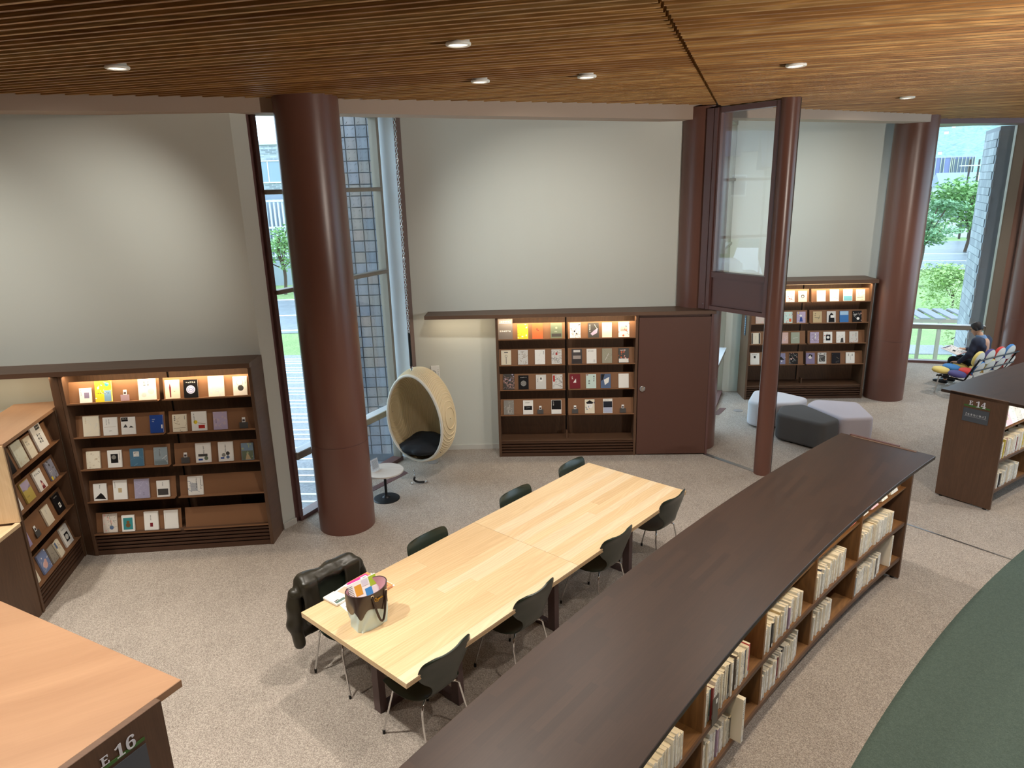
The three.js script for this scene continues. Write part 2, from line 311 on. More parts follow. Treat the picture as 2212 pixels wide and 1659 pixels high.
// ---------------------------------------------------------------- book covers: one sheet of printed covers
const AT = 2048, CW = 128, CH = 176, COLS = 16;
const atlas = document.createElement('canvas'); atlas.width = AT; atlas.height = AT; const ag = atlas.getContext('2d'); ag.fillStyle = '#888'; ag.fillRect(0, 0, AT, AT);
let cellN = 0;
function glyph(g, x, y, s, c) {                                   // a dense little character of a few strokes
  g.strokeStyle = c; g.lineWidth = Math.max(1, s * 0.13); g.beginPath();
  const n = 3 + Math.floor(rnd() * 3);
  for (let i = 0; i < n; i++) { const k = rnd(); if (k < 0.5) { const yy = y + rr(0.08, 0.92) * s; g.moveTo(x + 0.05 * s, yy); g.lineTo(x + 0.95 * s, yy); } else if (k < 0.8) { const xx = x + rr(0.2, 0.8) * s; g.moveTo(xx, y + 0.05 * s); g.lineTo(xx, y + 0.95 * s); } else { g.moveTo(x + 0.5 * s, y + 0.3 * s); g.lineTo(x + rr(0, 1) * s, y + s); } }
  g.stroke();
}
const PAL = { w: '#f2f0ea', c: '#ece3cd', k: '#17171a', g: '#8d8a84', d: '#4a4846', l: '#d9d7d2', b: '#2a4a94', s: '#7fa7c9', r: '#b5322c', o: '#e2693f', y: '#e9cf3a', p: '#b9aac4', m: '#8a7f9c', n: '#7c5a34', t: '#3f8f93', e: '#6f7a66', f: '#e9b7ae', a: '#c7b28c', h: '#7a2730', i: '#cfe4dc', q: '#5b6e8f' };
const col = c => PAL[c] || c;
/* cover drawing: first letter(s) = ground, then marks separated by ';':
   R x y w h c  rectangle | C x y r c  disc | O x y r c ring | V x y n s c  column of characters | T x y n s c  line of characters
   N c k  k blotches | S c k  k scribbled strokes | L x y x2 y2 c w  line | P c x y x y ...  polygon        (x, y, w, h in 0..100) */
function cover(spec) {
  const i = cellN++, X = (i % COLS) * CW, Y = Math.floor(i / COLS) * CH, g = ag; const [bg, ...ops] = spec.split(';');
  g.save(); g.beginPath(); g.rect(X, Y, CW, CH); g.clip(); g.fillStyle = col(bg); g.fillRect(X, Y, CW, CH);
  const ux = v => X + 4 + v * 1.2, uy = v => Y + 4 + v * 1.68, us = v => v * 1.2;
  for (const op of ops) {
    const a = op.trim().split(/\s+/), k = a[0], v = a.map(Number);
    if (k === 'R') { g.fillStyle = col(a[5]); g.fillRect(ux(v[1]), uy(v[2]), us(v[3]), v[4] * 1.68); }
    else if (k === 'C') { g.fillStyle = col(a[4]); g.beginPath(); g.arc(ux(v[1]), uy(v[2]), us(v[3]), 0, 7); g.fill(); }
    else if (k === 'O') { g.strokeStyle = col(a[4]); g.lineWidth = 3; g.beginPath(); g.arc(ux(v[1]), uy(v[2]), us(v[3]), 0, 7); g.stroke(); }
    else if (k === 'V') for (let j = 0; j < v[3]; j++) glyph(g, ux(v[1]), uy(v[2]) + j * us(v[4]) * 1.15, us(v[4]), col(a[5]));
    else if (k === 'T') for (let j = 0; j < v[3]; j++) glyph(g, ux(v[1]) + j * us(v[4]) * 1.15, uy(v[2]), us(v[4]), col(a[5]));
    else if (k === 'N') for (let j = 0; j < v[2]; j++) { g.fillStyle = col(a[1]); g.beginPath(); g.ellipse(X + rnd() * CW, Y + rnd() * CH, rr(3, 14), rr(3, 12), rnd() * 3, 0, 7); g.fill(); }
    else if (k === 'S') for (let j = 0; j < v[2]; j++) { g.strokeStyle = col(a[1]); g.lineWidth = rr(1, 3); const x = X + rr(8, CW - 8), y = Y + rr(20, CH - 10); g.beginPath(); g.moveTo(x, y); g.quadraticCurveTo(x + rr(-40, 40), y + rr(-30, 30), x + rr(-50, 50), y + rr(-40, 40)); g.stroke(); }
    else if (k === 'L') { g.strokeStyle = col(a[5]); g.lineWidth = v[6] || 2; g.beginPath(); g.moveTo(ux(v[1]), uy(v[2])); g.lineTo(ux(v[3]), uy(v[4])); g.stroke(); }
    else if (k === 'P') { g.fillStyle = col(a[1]); g.beginPath(); for (let j = 2; j < a.length; j += 2) g.lineTo(ux(v[j]), uy(v[j + 1])); g.closePath(); g.fill(); }
  }
  g.restore(); return [X / AT, 1 - (Y + CH) / AT, CW / AT, CH / AT];
}
const atlasTex = new THREE.CanvasTexture(atlas); atlasTex.colorSpace = THREE.SRGBColorSpace;
M.cover = std({ map: atlasTex, roughness: 0.32 });
const faceUV = (g, face, [u, v, w, h]) => { const a = g.attributes.uv; for (let k = 0; k < 4; k++) { const i = face * 4 + k; a.setXY(i, u + (k % 2) * w, v + (k < 2 ? h : 0)); } };
// a book standing face-out: cover boards with printed front, block of pages
function faceBook(at, w, h, t, spec, label, group) {
  const o = thing('book', label, 'book', at.pos, at.turn, group); o.rotation.x = -at.tilt; if (at.lean) o.rotation.z = at.lean;
  const uv = cover(spec), edge = [uv[0] + 0.001, uv[1] + uv[3] * 0.4, 0.0005, 0.0005];
  const f = new THREE.BoxGeometry(w, h, 0.003).translate(0, h / 2, t - 0.0015), b = new THREE.BoxGeometry(w, h, 0.003).translate(0, h / 2, 0.0015), s = new THREE.BoxGeometry(0.003, h, t - 0.006).translate(-w / 2 + 0.0015, h / 2, t / 2);
  for (const g of [f, b, s]) for (let k = 0; k < 6; k++) faceUV(g, k, edge);
  faceUV(f, 4, uv);
  part('cover', [f, b, s], M.cover, o); part('pages', new THREE.BoxGeometry(w - 0.008, h - 0.008, t - 0.006).translate(0.001, h / 2, t / 2), M.page, o);
  return o;
}
// small shelf card: dark card with a little picture slip above
function shelfCard(at, label, tone) {
  const o = thing('shelf_card', label, 'shelf card', at.pos, at.turn); o.rotation.x = -at.tilt;
  part('card', box(0.085, 0.062, 0.003, 0, 0.033, 0.012), tone, o); part('slip', box(0.034, 0.052, 0.003, 0, 0.088, 0.006), M.paper, o); part('print', box(0.024, 0.022, 0.001, 0, 0.082, 0.0082), M.h, o);
}
M.back = std({ map: wood([72, 50, 34], [102, 72, 48], 0.2, 0.5, 512, 512, 0.9, 1.2), roughness: 0.55 });
M.h = flat('#4b3d3f', 0.7); M.cardL = flat('#a28a96', 0.7); M.cardD = flat('#4c4947', 0.7);

// ---------------------------------------------------------------- display bookcases along the walls
const TRAY = [1.695, 1.335, 0.98, 0.615, 0.24], TILT = R(13);
function frameAt(p, q) { const dx = q[0] - p[0], dz = q[1] - p[1], turn = Math.atan2(-dz, dx), c = Math.cos(turn), s = Math.sin(turn); return { p, turn, len: Math.hypot(dx, dz), w: (x, y, z) => [p[0] + x * c + z * s, y, p[1] - x * s + z * c] }; }
function bookcase(F, opt) {
  const { len: L } = F, D = opt.depth, o = thing('display_bookcase', opt.label, 'bookcase', [F.p[0], 0, F.p[1]], F.turn), HT = opt.h || 2.0;
  part('side_panel', box(0.035, HT, D, 0.0175, HT / 2, -D / 2, { r: 0.003 }), M.shelf, o); part('side_panel', box(0.035, HT, D, L - 0.0175, HT / 2, -D / 2, { r: 0.003 }), M.shelf, o);
  for (const k of [0, 1]) part('back_panel', box(L / 2 - 0.022, HT - 0.02, 0.018, L * (0.25 + 0.5 * k), HT / 2, -D + 0.04, { grain: 'y' }), M.back, o);
  part('back_board', box(L - 0.06, HT, 0.012, L / 2, HT / 2, -D + 0.012), M.black, o);
  // louvred base
  part('plinth', box(L - 0.07, 0.05, 0.02, L / 2, 0.025, -0.02), M.vent, o);
  for (let i = 0; i < 4; i++) part('louvre', box(L - 0.07, 0.02, 0.035, L / 2, 0.078 + i * 0.042, -0.03, { rx: 0.2 }), M.vent, o);
  part('bottom_board', box(L - 0.07, 0.022, D - 0.05, L / 2, 0.232, -D / 2), M.shelf, o);
  part('vent_shade_plate', box(L - 0.07, 0.19, 0.01, L / 2, 0.115, -0.1), M.black, o);  // added black plate: shade of the louvre gaps put into its colour
  if (opt.open) { part('divider', box(0.02, 0.1, 0.1, L / 2, 0.29, -D / 2 + 0.05), M.shelf, o); }
  const tiers = TRAY.filter((y, i) => y < HT - 0.2 && !(opt.open && i == 4));
  for (const y of tiers) for (const k of [0, 1]) {
    const w = L / 2 - 0.04, x = L * (0.25 + 0.5 * k), tr = new THREE.Group();
    const tray = part('tray', [box(w, 0.004, 0.062, x, y - 0.002, -0.033), box(w, 0.014, 0.003, x, y + 0.005, -0.003), box(w, 0.215, 0.004, x, y + 0.105, -0.088, { rx: -TILT })], M.tray, o);
  }
  return o;
}
const onTray = (F, x, y) => ({ pos: F.w(x, y + 0.001, -0.058), turn: F.turn, tilt: TILT });

const F1 = frameAt([-4.52, -6.66], [-2.65, -6.815]), F2 = frameAt([-0.205, -9.17], [1.715, -9.10]), F3 = frameAt([4.05, -11.53], [6.06, -11.43]), F4 = frameAt([-4.41, -5.63], [-4.63, -6.69]);
bookcase(F1, { depth: 0.34, label: 'dark wooden display bookcase below the left wall with five tiers' });
{ const o = thing('filler_panel', 'narrow brown filler panel between left bookcase and low bookcase', 'panel'); part('panel', prism([[-4.63, -6.695], [-4.525, -6.665], [-4.53, -6.72], [-4.64, -6.75]], 0, 1.98, 'y'), M.shelf, o); }
bookcase(F2, { depth: 0.34, open: true, label: 'dark wooden display bookcase beside the brown cabinet door' });
bookcase(F3, { depth: 0.46, open: true, label: 'dark wooden display bookcase far back behind the poufs' });
// canopies
function canopy(F, x0, x1, D, label, t = 0.05) {
  const o = thing('canopy_board', label, 'shelf board', [F.p[0], 0, F.p[1]], F.turn);
  part('board', box(x1 - x0, t, D + 0.03, (x0 + x1) / 2, 2.0 + t / 2 + 0.001, -D / 2 + 0.015, { r: 0.003 }), M.canopy, o);
  return o;
}
canopy(F1, -3.2, F1.len + 0.0, 0.37, 'brown canopy board over the left bookcase running to the left edge', 0.05);
canopy(F2, -0.95, F2.len + 1.02, 0.36, 'long brown canopy board over the middle bookcase and cabinet');
canopy(F3, -0.02, F3.len + 0.05, 0.5, 'brown canopy board over the far bookcase', 0.06);
{ // broad mitred frame at the right end of the left bookcase
  solo('end_frame', prism([F1.w(1.872, 0, 0.0), F1.w(1.905, 0, -0.34), F1.w(1.875, 0, -0.34), F1.w(1.868, 0, 0.0)].map(v => [v[0], v[2]]), 0, 2.05), M.canopy, 'slim brown end frame on the right of the left bookcase', 'panel');
}
// light strips below the canopies: glowing bar plus an area light of its size
function lightStrip(F, x0, x1, z, I, label) {
  const o = thing('light_strip', label, 'light', [F.p[0], 0, F.p[1]], F.turn), l = x1 - x0;
  part('diffuser', box(l, 0.008, 0.018, (x0 + x1) / 2, 1.995, z), M.stripGlow, o);
  const L = new THREE.RectAreaLight(WARM, I, l, 0.02); const p = F.w((x0 + x1) / 2, 1.987, z), t = F.w((x0 + x1) / 2, 1.0, z - 0.16); L.position.set(...p); scene.add(L); L.lookAt(...t);
}
lightStrip(F1, 0.05, F1.len - 0.05, -0.035, 90, 'warm light strip under the canopy of the left bookcase');
lightStrip(F1, -2.6, -0.1, -0.035, 26, 'warm light strip under the canopy left of the left bookcase');
lightStrip(F2, 0.05, F2.len - 0.05, -0.035, 90, 'warm light strip under the canopy of the middle bookcase');
lightStrip(F2, -0.9, -0.06, -0.08, 34, 'light strip under the canopy left of the middle bookcase');
lightStrip(F3, 0.05, F3.len - 0.05, -0.035, 90, 'warm light strip under the canopy of the far bookcase');

// books of the left bookcase: [u, width, height, cover, description]  (u across the case; '-' = shelf card)
const ROWS1 = [
  [[.085, .115, .15, 'w;R 40 30 45 40 m;V 8 8 6 9 d', 'white book with a small purple photo'], [.185, .16, .215, 'y;N w 4;R 55 45 45 55 s;C 75 15 14 t;T 5 55 8 9 d;S w 6', 'yellow and blue illustrated book'], [.30, 0, 0, 'L', 'mauve card'], [.425, .17, .215, 'w;V 28 8 2 16 d;V 52 8 2 16 d;V 80 8 7 5 g;C 30 78 15 l;C 75 60 20 l', 'wide white book with pale green discs'], [.565, .14, .19, 'c;P h 32 95 28 40 34 15 42 40 40 95;T 60 60 2 6 d', 'cream book with a red standing figure'], [.668, .14, .185, 'k;C 50 55 34 #c9cbe6;O 50 55 24 b;O 50 55 12 b;T 15 8 5 13 w', 'black book with a round snowflake ornament'], [.81, .155, .21, 'w;N #dfe6ee 20;S #c3d3e4 14', 'white book with pale blue winter trees'], [.945, .14, .195, 'w;O 50 32 24 g;C 55 62 22 d;V 88 5 7 6 d', 'white book with a grey leaf-shaped drawing']],
  [[.08, .155, .21, 'c;V 12 8 4 9 a;S l 6', 'plain cream book'], [.185, .14, .185, 'w;V 20 8 7 6 d;V 40 8 6 6 d;L 5 55 95 52 n 1;T 40 75 4 5 d', 'white book with a thin horizon line'], [.285, .14, .18, 'w;R 0 0 50 24 k;T 5 5 4 10 w;P d 12 60 30 40 45 60;P d 55 62 70 50 90 62', 'white book with black corner and small figures'], [.445, .13, .185, 'b;T 15 20 3 8 w;T 15 32 2 8 w;R 88 55 10 22 w', 'plain blue book'], [.575, .14, .18, 'c;V 8 5 3 14 d;V 88 5 5 6 d;L 5 80 95 78 n 3;S n 5', 'cream book with brush lines'], [.685, .15, .2, 'w;C 25 55 14 y;R 45 72 45 18 r;V 12 8 8 8 d;L 40 60 95 66 n 3', 'white book with a red bowl and yellow spot'], [.805, .14, .185, 'p;N #c6b4bd 20;V 15 40 5 6 d', 'pale mauve patterned book'], [.937, 0, 0, 'D', 'grey card']],
  [[.055, .135, .18, 'c;N #d8ccb4 14;C 75 45 5 a', 'plain beige book'], [.175, .14, .18, 'w;R 22 20 55 55 k;C 45 40 18 g;V 85 5 9 7 d', 'white book with a dark portrait photo'], [.30, .135, .185, '#4f7690;R 25 15 45 30 l;T 30 20 3 9 d;S #86a6bb 8', 'blue-grey book with a pale title box'], [.435, .135, .185, '#98a6ad;V 40 8 6 9 d;L 0 72 100 74 d 3;R 0 78 100 22 #7e8c90;S w 5', 'grey misty landscape book'], [.575, 0, 0, 'D', 'dark card'], [.68, .155, .205, 'w;V 50 12 6 9 d;R 15 56 65 14 d;C 70 80 14 e;R 15 82 30 9 b', 'white book with a dark bar and oval photo'], [.81, .15, .205, 'w;V 45 12 6 9 d;C 35 68 14 g;C 65 60 14 d;C 65 80 12 q;R 12 80 26 8 b', 'white book with four oval photos'], [.935, .125, .18, '#7e95a8;R 0 45 100 55 e;N #a9b58a 8;P a 30 100 45 60 60 70 80 100', 'coastal landscape painting book']],
  [[.055, .135, .18, 'w;V 45 6 3 9 d;P k 5 90 55 55 75 70 95 95', 'white book with a black mountain'], [.17, .14, .205, 'w;R 35 40 28 25 a;V 8 5 6 7 d', 'white book with a small beige square'], [.295, .15, .205, '#a9a4bd;S #c5c1d4 12;V 60 70 3 7 d', 'lavender book with line drawing'], [.417, .13, .175, 'w;R 5 50 88 40 d;V 45 5 5 7 d', 'white book with a dark rectangle'], [.605, .155, .2, 'w;R 15 35 50 45 #b9bcc0;V 55 5 8 9 d;V 85 5 10 8 d;S q 6', 'white book with pale blue photo and large characters']],
  [[.075, .145, .2, '#dcd2c6;N f 8;S e 10;C 60 75 16 q;L 55 30 60 70 e 4', 'book with a flower vase watercolour'], [.18, .13, .175, 'w;R 10 14 80 76 t;C 50 62 20 n;C 50 42 13 n', 'teal framed book with a brown violin'], [.315, .145, .2, 'w;R 40 62 22 22 h;V 45 18 6 6 d', 'white book with a tiny dark square picture'], [.43, .145, .2, 'w;V 6 10 12 5 l', 'blank white book']],
];
const ordinal = ['top', 'second', 'third', 'fourth', 'lowest'];
function fill(F, rows, caseName, tone = [M.cardL, M.cardD], k0 = 0.06) {
  rows.forEach((row, r) => row.forEach(([u, w, h, spec, desc]) => {
    const at = onTray(F, 0.05 + u * (F.len - 0.1), TRAY[r + (F.r0 || 0)]);
    if (!w) shelfCard(at, `small ${desc} with picture slip, ${ordinal[r]} tier, ${caseName}`, spec === 'L' ? tone[0] : tone[1]);
    else faceBook(at, w, h, rr(0.012, 0.022), spec, `${desc}, ${ordinal[r]} tier, ${caseName}`);
  }));
}
fill(F1, ROWS1, 'left bookcase');
const ROWS2 = [
  [[.175, .145, .2, 'y;N w 5;S n 8;T 20 8 6 7 d', 'yellow book with brown ornaments'], [.285, .145, .205, 'o;R 40 30 9 14 h;R 52 42 8 8 h', 'coral red book'], [.425, .155, .21, 'e;C 50 32 9 a;R 5 70 90 22 d;T 30 55 4 6 l', 'grey-green book with a gold disc'], [.565, .145, .205, 'w;S k 26;N k 4', 'black and white patterned book'], [.70, .145, .2, 'd;P p 20 75 60 50 95 35 85 70 40 88;V 8 8 5 13 w;L 60 10 85 40 w 4', 'dark book with a white feather'], [.80, .13, .2, 'c;R 40 22 20 4 a;R 40 34 20 3 a', 'cream book with a tiny title'], [.925, .145, .205, 'w;R 15 8 70 55 f;N o 8;T 20 48 4 14 d;N q 3', 'white and orange illustrated book']],
  [[.045, .135, .2, 'c;R 30 10 40 6 d;O 50 40 12 d;L 50 50 50 95 k 5', 'cream book with a black lamp drawing'], [.172, .135, .2, 'l;S n 20;T 25 8 4 9 d', 'pale book with brown leafy pattern'], [.30, .14, .2, 'w;S l 8;V 85 8 4 7 d', 'white book with faint lines'], [.425, .14, .2, 'l;S d 34;R 40 20 18 18 r', 'grey speckled book with a red square'], [.577, .14, .2, '#4b4747;R 15 5 70 16 l;R 10 45 80 25 #a89c94;R 0 70 100 30 #3a3434', 'dark book with a town photo'], [.687, .135, .2, 'w;T 15 10 5 10 d;R 70 75 20 20 l', 'plain white book'], [.803, .135, .2, '#a39f8c;L 30 80 70 30 l 6;S #8d8a78 6', 'olive-grey book with a pale leaf'], [.927, .14, .2, 'd;N o 10;T 10 8 5 11 w;R 0 72 100 28 w;N f 5', 'dark book with orange lanterns and white band']],
  [[.06, .155, .215, 'd;S f 40;N p 5', 'dark book with pink floral pattern'], [.172, .14, .195, 'k;O 50 58 26 w;C 50 58 22 g;T 15 8 5 12 w', 'black book with a white ring'], [.305, .14, .2, 'l;R 35 12 30 34 w;R 42 18 16 16 d;V 10 25 4 8 d', 'pale grey book with a framed picture'], [.43, .14, .2, 'l;S d 26;R 5 5 18 45 r', 'grey etching book with a red strip'], [.563, .145, .2, 'h;P w 30 60 60 30 62 60;V 15 10 2 16 w', 'maroon book with white sails'], [.685, .14, .195, 'i;V 70 10 3 18 d;V 18 40 2 20 d;R 0 0 20 6 h', 'mint green book with large characters'], [.795, .135, .195, 'q;P w 30 40 90 20 80 60 40 80;R 10 10 14 30 r;P k 0 0 40 0 20 40 0 50', 'blue and black collage book'], [.93, .14, .195, 'w;T 20 10 5 5 l', 'blank white book']],
  [[.055, .14, .2, '#93908a;S l 14;L 40 95 60 30 l 4', 'grey book with pale grasses'], [.203, .14, .195, 'w;R 8 40 84 30 k;T 20 12 5 8 d;L 30 55 70 50 l 3', 'white book with a black photo band'], [.297, 0, 0, 'D', 'first dark card'], [.42, .14, .195, 'w;R 0 0 100 68 k;V 12 6 3 14 l', 'black book with a white lower band'], [.563, 0, 0, 'D', 'middle dark card'], [.675, .135, .195, 'c;C 48 42 34 w;P k 10 20 50 4 90 20 80 30 20 30;L 35 45 42 46 k 3;L 55 46 62 45 k 3;P r 45 62 52 62 48 68;N q 4', 'book with a white painted face'], [.813, .13, .2, 'w;R 0 16 100 44 #1f2430;R 0 60 100 40 #b9c0d6;T 8 5 7 7 d', 'white book with a dark blue block'], [.928, 0, 0, 'D', 'last dark card']],
];
fill(F2, ROWS2, 'middle bookcase');
const ROWS3 = [
  [[.05, .14, .19, 'w;S n 12;T 20 8 4 9 d', 'white book with brown strokes'], [.325, .14, .19, 'w;S k 16;N r 6', 'black and red scribbled book'], [.432, .14, .185, 'c;C 50 50 22 d;C 50 52 12 w;T 25 8 4 8 d', 'cream book with a dark house drawing'], [.592, .14, .185, 'w;V 30 8 9 5 l', 'plain white book'], [.705, .145, .195, 'w;S g 10;L 10 30 90 25 g 2', 'white book with pencil sketches'], [.82, .145, .195, 'w;R 0 55 100 45 #74b7c9;V 45 12 5 8 d;N w 3', 'white and turquoise book'], [.93, .145, .19, 'c;V 12 12 2 22 a;V 60 10 2 16 d;L 10 70 85 70 d 5;S n 4', 'cream book with large brown characters']],
  [[.075, .14, .19, '#d9c6bb;N f 6', 'pale pink book'], [.322, .14, .19, 'i;N f 7;N q 5;R 60 60 30 30 o', 'pastel illustrated book'], [.435, .145, .19, 'p;C 45 35 14 w;P b 30 90 40 45 60 50 70 90;N y 3;S q 8', 'book with a figure in a blue robe'], [.577, .145, .19, 'a;V 12 10 2 20 d;L 15 55 80 60 d 6;L 80 35 60 70 d 4', 'tan book with a big brush arrow'], [.697, .145, .19, 'l;P k 15 100 20 40 50 10 85 40 90 100;R 40 35 45 24 w', 'book with a black-haired figure'], [.808, .145, .19, '#3f78b8;R 0 0 100 32 #a9cbe6;L 0 34 100 34 w 2', 'blue sea photo book'], [.92, .145, .19, 'k;S w 12;N f 3;C 60 70 18 w', 'black book with white blossoms']],
  [[.052, .15, .19, 'c;R 0 0 14 100 k;R 84 0 16 100 k;L 50 25 50 60 d 2', 'cream book with black side bands'], [.30, .145, .19, '#d9b5ad;N p 6;S w 5', 'rose coloured book'], [.40, .145, .19, '#a4ab98;L 20 55 80 45 l 6', 'sage green book'], [.567, .145, .19, 'p;R 55 10 10 50 w;S d 12;N w 3', 'mauve book with bird drawing'], [.685, .145, .19, 'w;R 25 25 55 55 k;C 52 50 18 w;N r 3', 'white book with a cat picture'], [.798, .145, .19, 'w;P d 45 100 55 60 80 55 85 100;S g 5', 'white book with a dark stone shape'], [.912, .145, .19, 'l;S h 6;V 70 8 4 12 d;N f 2', 'pale book with a branch']],
  [[.055, .155, .2, 'w;T 15 8 5 11 d;R 38 22 22 22 k', 'white book with a black square emblem'], [.29, .145, .19, '#8b88a6;P k 10 60 50 30 90 60;N w 5', 'violet book with a dark roof'], [.40, .145, .19, 'k;N f 6;S w 14', 'black book with pink and white marks'], [.548, .145, .19, 'm;C 48 38 24 #e3d8d4;P k 20 40 40 8 75 20 70 45 50 20', 'grey-violet portrait book'], [.652, .145, .19, 'l;R 12 20 76 62 d;S w 16;T 5 4 2 16 k;T 70 4 2 16 k', 'grey book with a busy photo'], [.775, .14, .185, '#1c1a20;L 55 40 90 60 a 3;S g 3', 'plain black book'], [.90, .145, .19, 'w;V 65 8 2 16 d;V 20 12 2 14 d;L 50 25 55 70 d 2', 'white book with calligraphy']],
];
fill(F3, ROWS3, 'far bookcase');
{ // grey heading board on the first place of the middle bookcase
  const a = onTray(F2, 0.13, TRAY[0]), o = thing('heading_board', 'grey heading board at the left of the top tier', 'sign', a.pos, a.turn); o.rotation.x = -a.tilt;
  const c = document.createElement('canvas'); c.width = 192; c.height = 260; const g = c.getContext('2d'); g.fillStyle = '#6a6460'; g.fillRect(0, 0, 192, 260); seed = 77;
  g.strokeStyle = '#eee'; g.lineWidth = 3; g.beginPath(); g.moveTo(34, 22); g.lineTo(26, 22); g.lineTo(26, 44); g.lineTo(34, 44); g.moveTo(158, 22); g.lineTo(166, 22); g.lineTo(166, 44); g.lineTo(158, 44); g.moveTo(14, 52); g.lineTo(178, 52); g.stroke();
  for (let i = 0; i < 5; i++) glyph(g, 38 + i * 24, 24, 19, '#eee'); for (let i = 0; i < 6; i++) glyph(g, 22 + i * 25, 146, 21, '#f4f4f0');
  const t = new THREE.CanvasTexture(c); t.colorSpace = THREE.SRGBColorSpace;
  part('board', box(0.2, 0.275, 0.006, 0, 0.1375, 0.006), flat('#6a6460', 0.6), o); part('print', new THREE.PlaneGeometry(0.198, 0.272).translate(0, 0.1375, 0.0096), std({ map: t, roughness: 0.6 }), o);
}
// low bookcase at right angles on the left, four tiers, seen from its near end
{
  F4.r0 = 1; const D = 0.46;
  const o = thing('display_bookcase', 'lower dark display bookcase standing at right angles on the far left', 'bookcase', [F4.p[0], 0, F4.p[1]], F4.turn), L = F4.len, HT = 1.64;
  part('side_panel', box(0.035, HT, D, 0.0175, HT / 2, -D / 2), M.shelf, o); part('side_panel', box(0.03, HT, D, L - 0.015, HT / 2, -D / 2), M.shelf, o);
  part('end_lining', box(0.02, 0.72, D + 0.02, -0.011, HT - 0.34, -D / 2 - 0.01, { grain: 'y' }), M.lightWood, o);
  part('top_board', box(L + 0.24, 0.035, D + 0.01, L / 2 + 0.11, HT + 0.0175, -D / 2, { r: 0.003 }), M.topLitTone, o);
  part('back_panel', box(L - 0.06, HT - 0.02, 0.018, L / 2, HT / 2, -D + 0.02, { grain: 'y' }), M.inner, o);
  part('plinth', box(L - 0.07, 0.05, 0.02, L / 2, 0.025, -0.02), M.vent, o);
  for (let i = 0; i < 4; i++) part('louvre', box(L - 0.07, 0.02, 0.035, L / 2, 0.078 + i * 0.042, -0.03, { rx: 0.2 }), M.vent, o);
  for (const y of TRAY.slice(1)) part('tray', [box(L - 0.07, 0.004, 0.062, L / 2, y - 0.002, -0.033), box(L - 0.07, 0.014, 0.003, L / 2, y + 0.005, -0.003), box(L - 0.07, 0.215, 0.004, L / 2, y + 0.105, -0.088, { rx: -TILT })], M.tray, o);
  const rows = [
    [[.24, .2, .255, 'w;R 45 5 45 18 d;T 50 9 3 11 w;V 30 35 3 18 k;V 52 40 3 16 k', 'big white book with bold black characters'], [.46, .13, .2, 'c;T 15 15 3 13 d;T 15 28 3 13 d;L 10 60 90 55 a 2', 'cream book with a dark title'], [.66, .18, .225, '#dcdcc8;S a 14;V 15 20 8 5 a', 'pale green-grey book with fine lines'], [.90, .16, .2, 'k;V 30 30 2 12 w', 'dark grey book at the near end']],
    [[.16, .15, .195, '#8d8fa0;N d 8;S l 10;R 0 80 20 20 y', 'grey-violet photo book with a figure'], [.42, .16, .2, 'w;T 10 8 4 18 d;P h 35 100 45 50 60 60 75 100;C 50 75 12 f', 'white book with a red fox-like figure'], [.68, .16, .2, '#c3ad5c;R 0 0 100 40 m;P p 0 30 50 45 100 25 100 0 0 0;T 15 70 3 9 d', 'yellow and violet abstract book'], [.93, .15, .2, 'w;P k 40 70 60 55 70 75', 'white book with a small black mark at the near end']],
    [[.17, .15, .2, 'k;T 15 8 5 9 w;R 38 50 30 26 w;C 53 62 9 d', 'black book with a white stamp'], [.43, .14, .185, 'c;V 40 15 4 8 g', 'plain ivory book'], [.70, 0, 0, 'D', 'violet-grey card'], [.93, .16, .2, '#a79bc0;S p 5', 'lavender book at the near end']],
    [[.16, .17, .21, 'w;R 25 35 52 45 k;C 50 58 20 l;T 20 10 5 8 d', 'white book with a black-framed oval'], [.40, .10, .175, 'c;S n 6;V 60 20 6 9 d;R 0 0 30 40 q', 'narrow cream book leaning on another'], [.50, .13, .165, '#a29a8c;S d 8', 'grey-brown book behind the narrow one'], [.68, .17, .2, '#7f8fb8;C 45 65 26 f;C 60 50 14 f;N w 4;S w 6', 'blue book with a hand picture'], [.93, .15, .19, 'c;S a 6', 'cream book at the near end']],
  ];
  rows.forEach((row, r) => row.forEach(([u, w, h, spec, desc]) => { const at = onTray(F4, (1 - u) * (L - 0.06) + 0.03, TRAY[r + 1]); if (!w) shelfCard(at, `small ${desc} in the low bookcase on the left`, M.cardD); else { if (desc.startsWith('narrow')) { at.pos = F4.w((1 - u) * L, TRAY[r + 1] + 0.001, -0.038); at.lean = 0.1; } faceBook(at, w, h, 0.016, spec, `${desc}, ${['top', 'second', 'third', 'lowest'][r]} tier, low left bookcase`); } }));
  // reading counter continuing towards the viewer
  const C = frameAt([-4.30, -4.3], [-4.41, -5.61]), k = thing('reading_counter', 'brown counter with light wooden top at the left edge', 'counter', [C.p[0], 0, C.p[1]], C.turn);
  part('front_panel', box(0.62, 0.90, 0.03, C.len - 0.31, 0.45, -0.015), M.shelf, k); part('front_panel', box(C.len - 0.624, 0.90, 0.03, (C.len - 0.624) / 2, 0.45, -0.015), M.shelf, k);
  part('side_panel', box(0.03, 0.9, 0.43, 0.015, 0.45, -0.25), M.shelf, k);
  part('rim', box(C.len, 0.035, 0.045, C.len / 2, 0.918, -0.02, { r: 0.003 }), M.lightWood, k); part('desk_top', box(C.len, 0.02, 0.6, C.len / 2, 0.905, -0.34), M.lightWood, k);
  const pp = C.w(C.len - 0.3, 0.917, -0.22), s = thing('paper_sheet', 'white sheet of paper lying on the light wooden counter', 'paper', pp, C.turn + 0.15); part('sheet', box(0.3, 0.002, 0.21), M.paper, s);
}
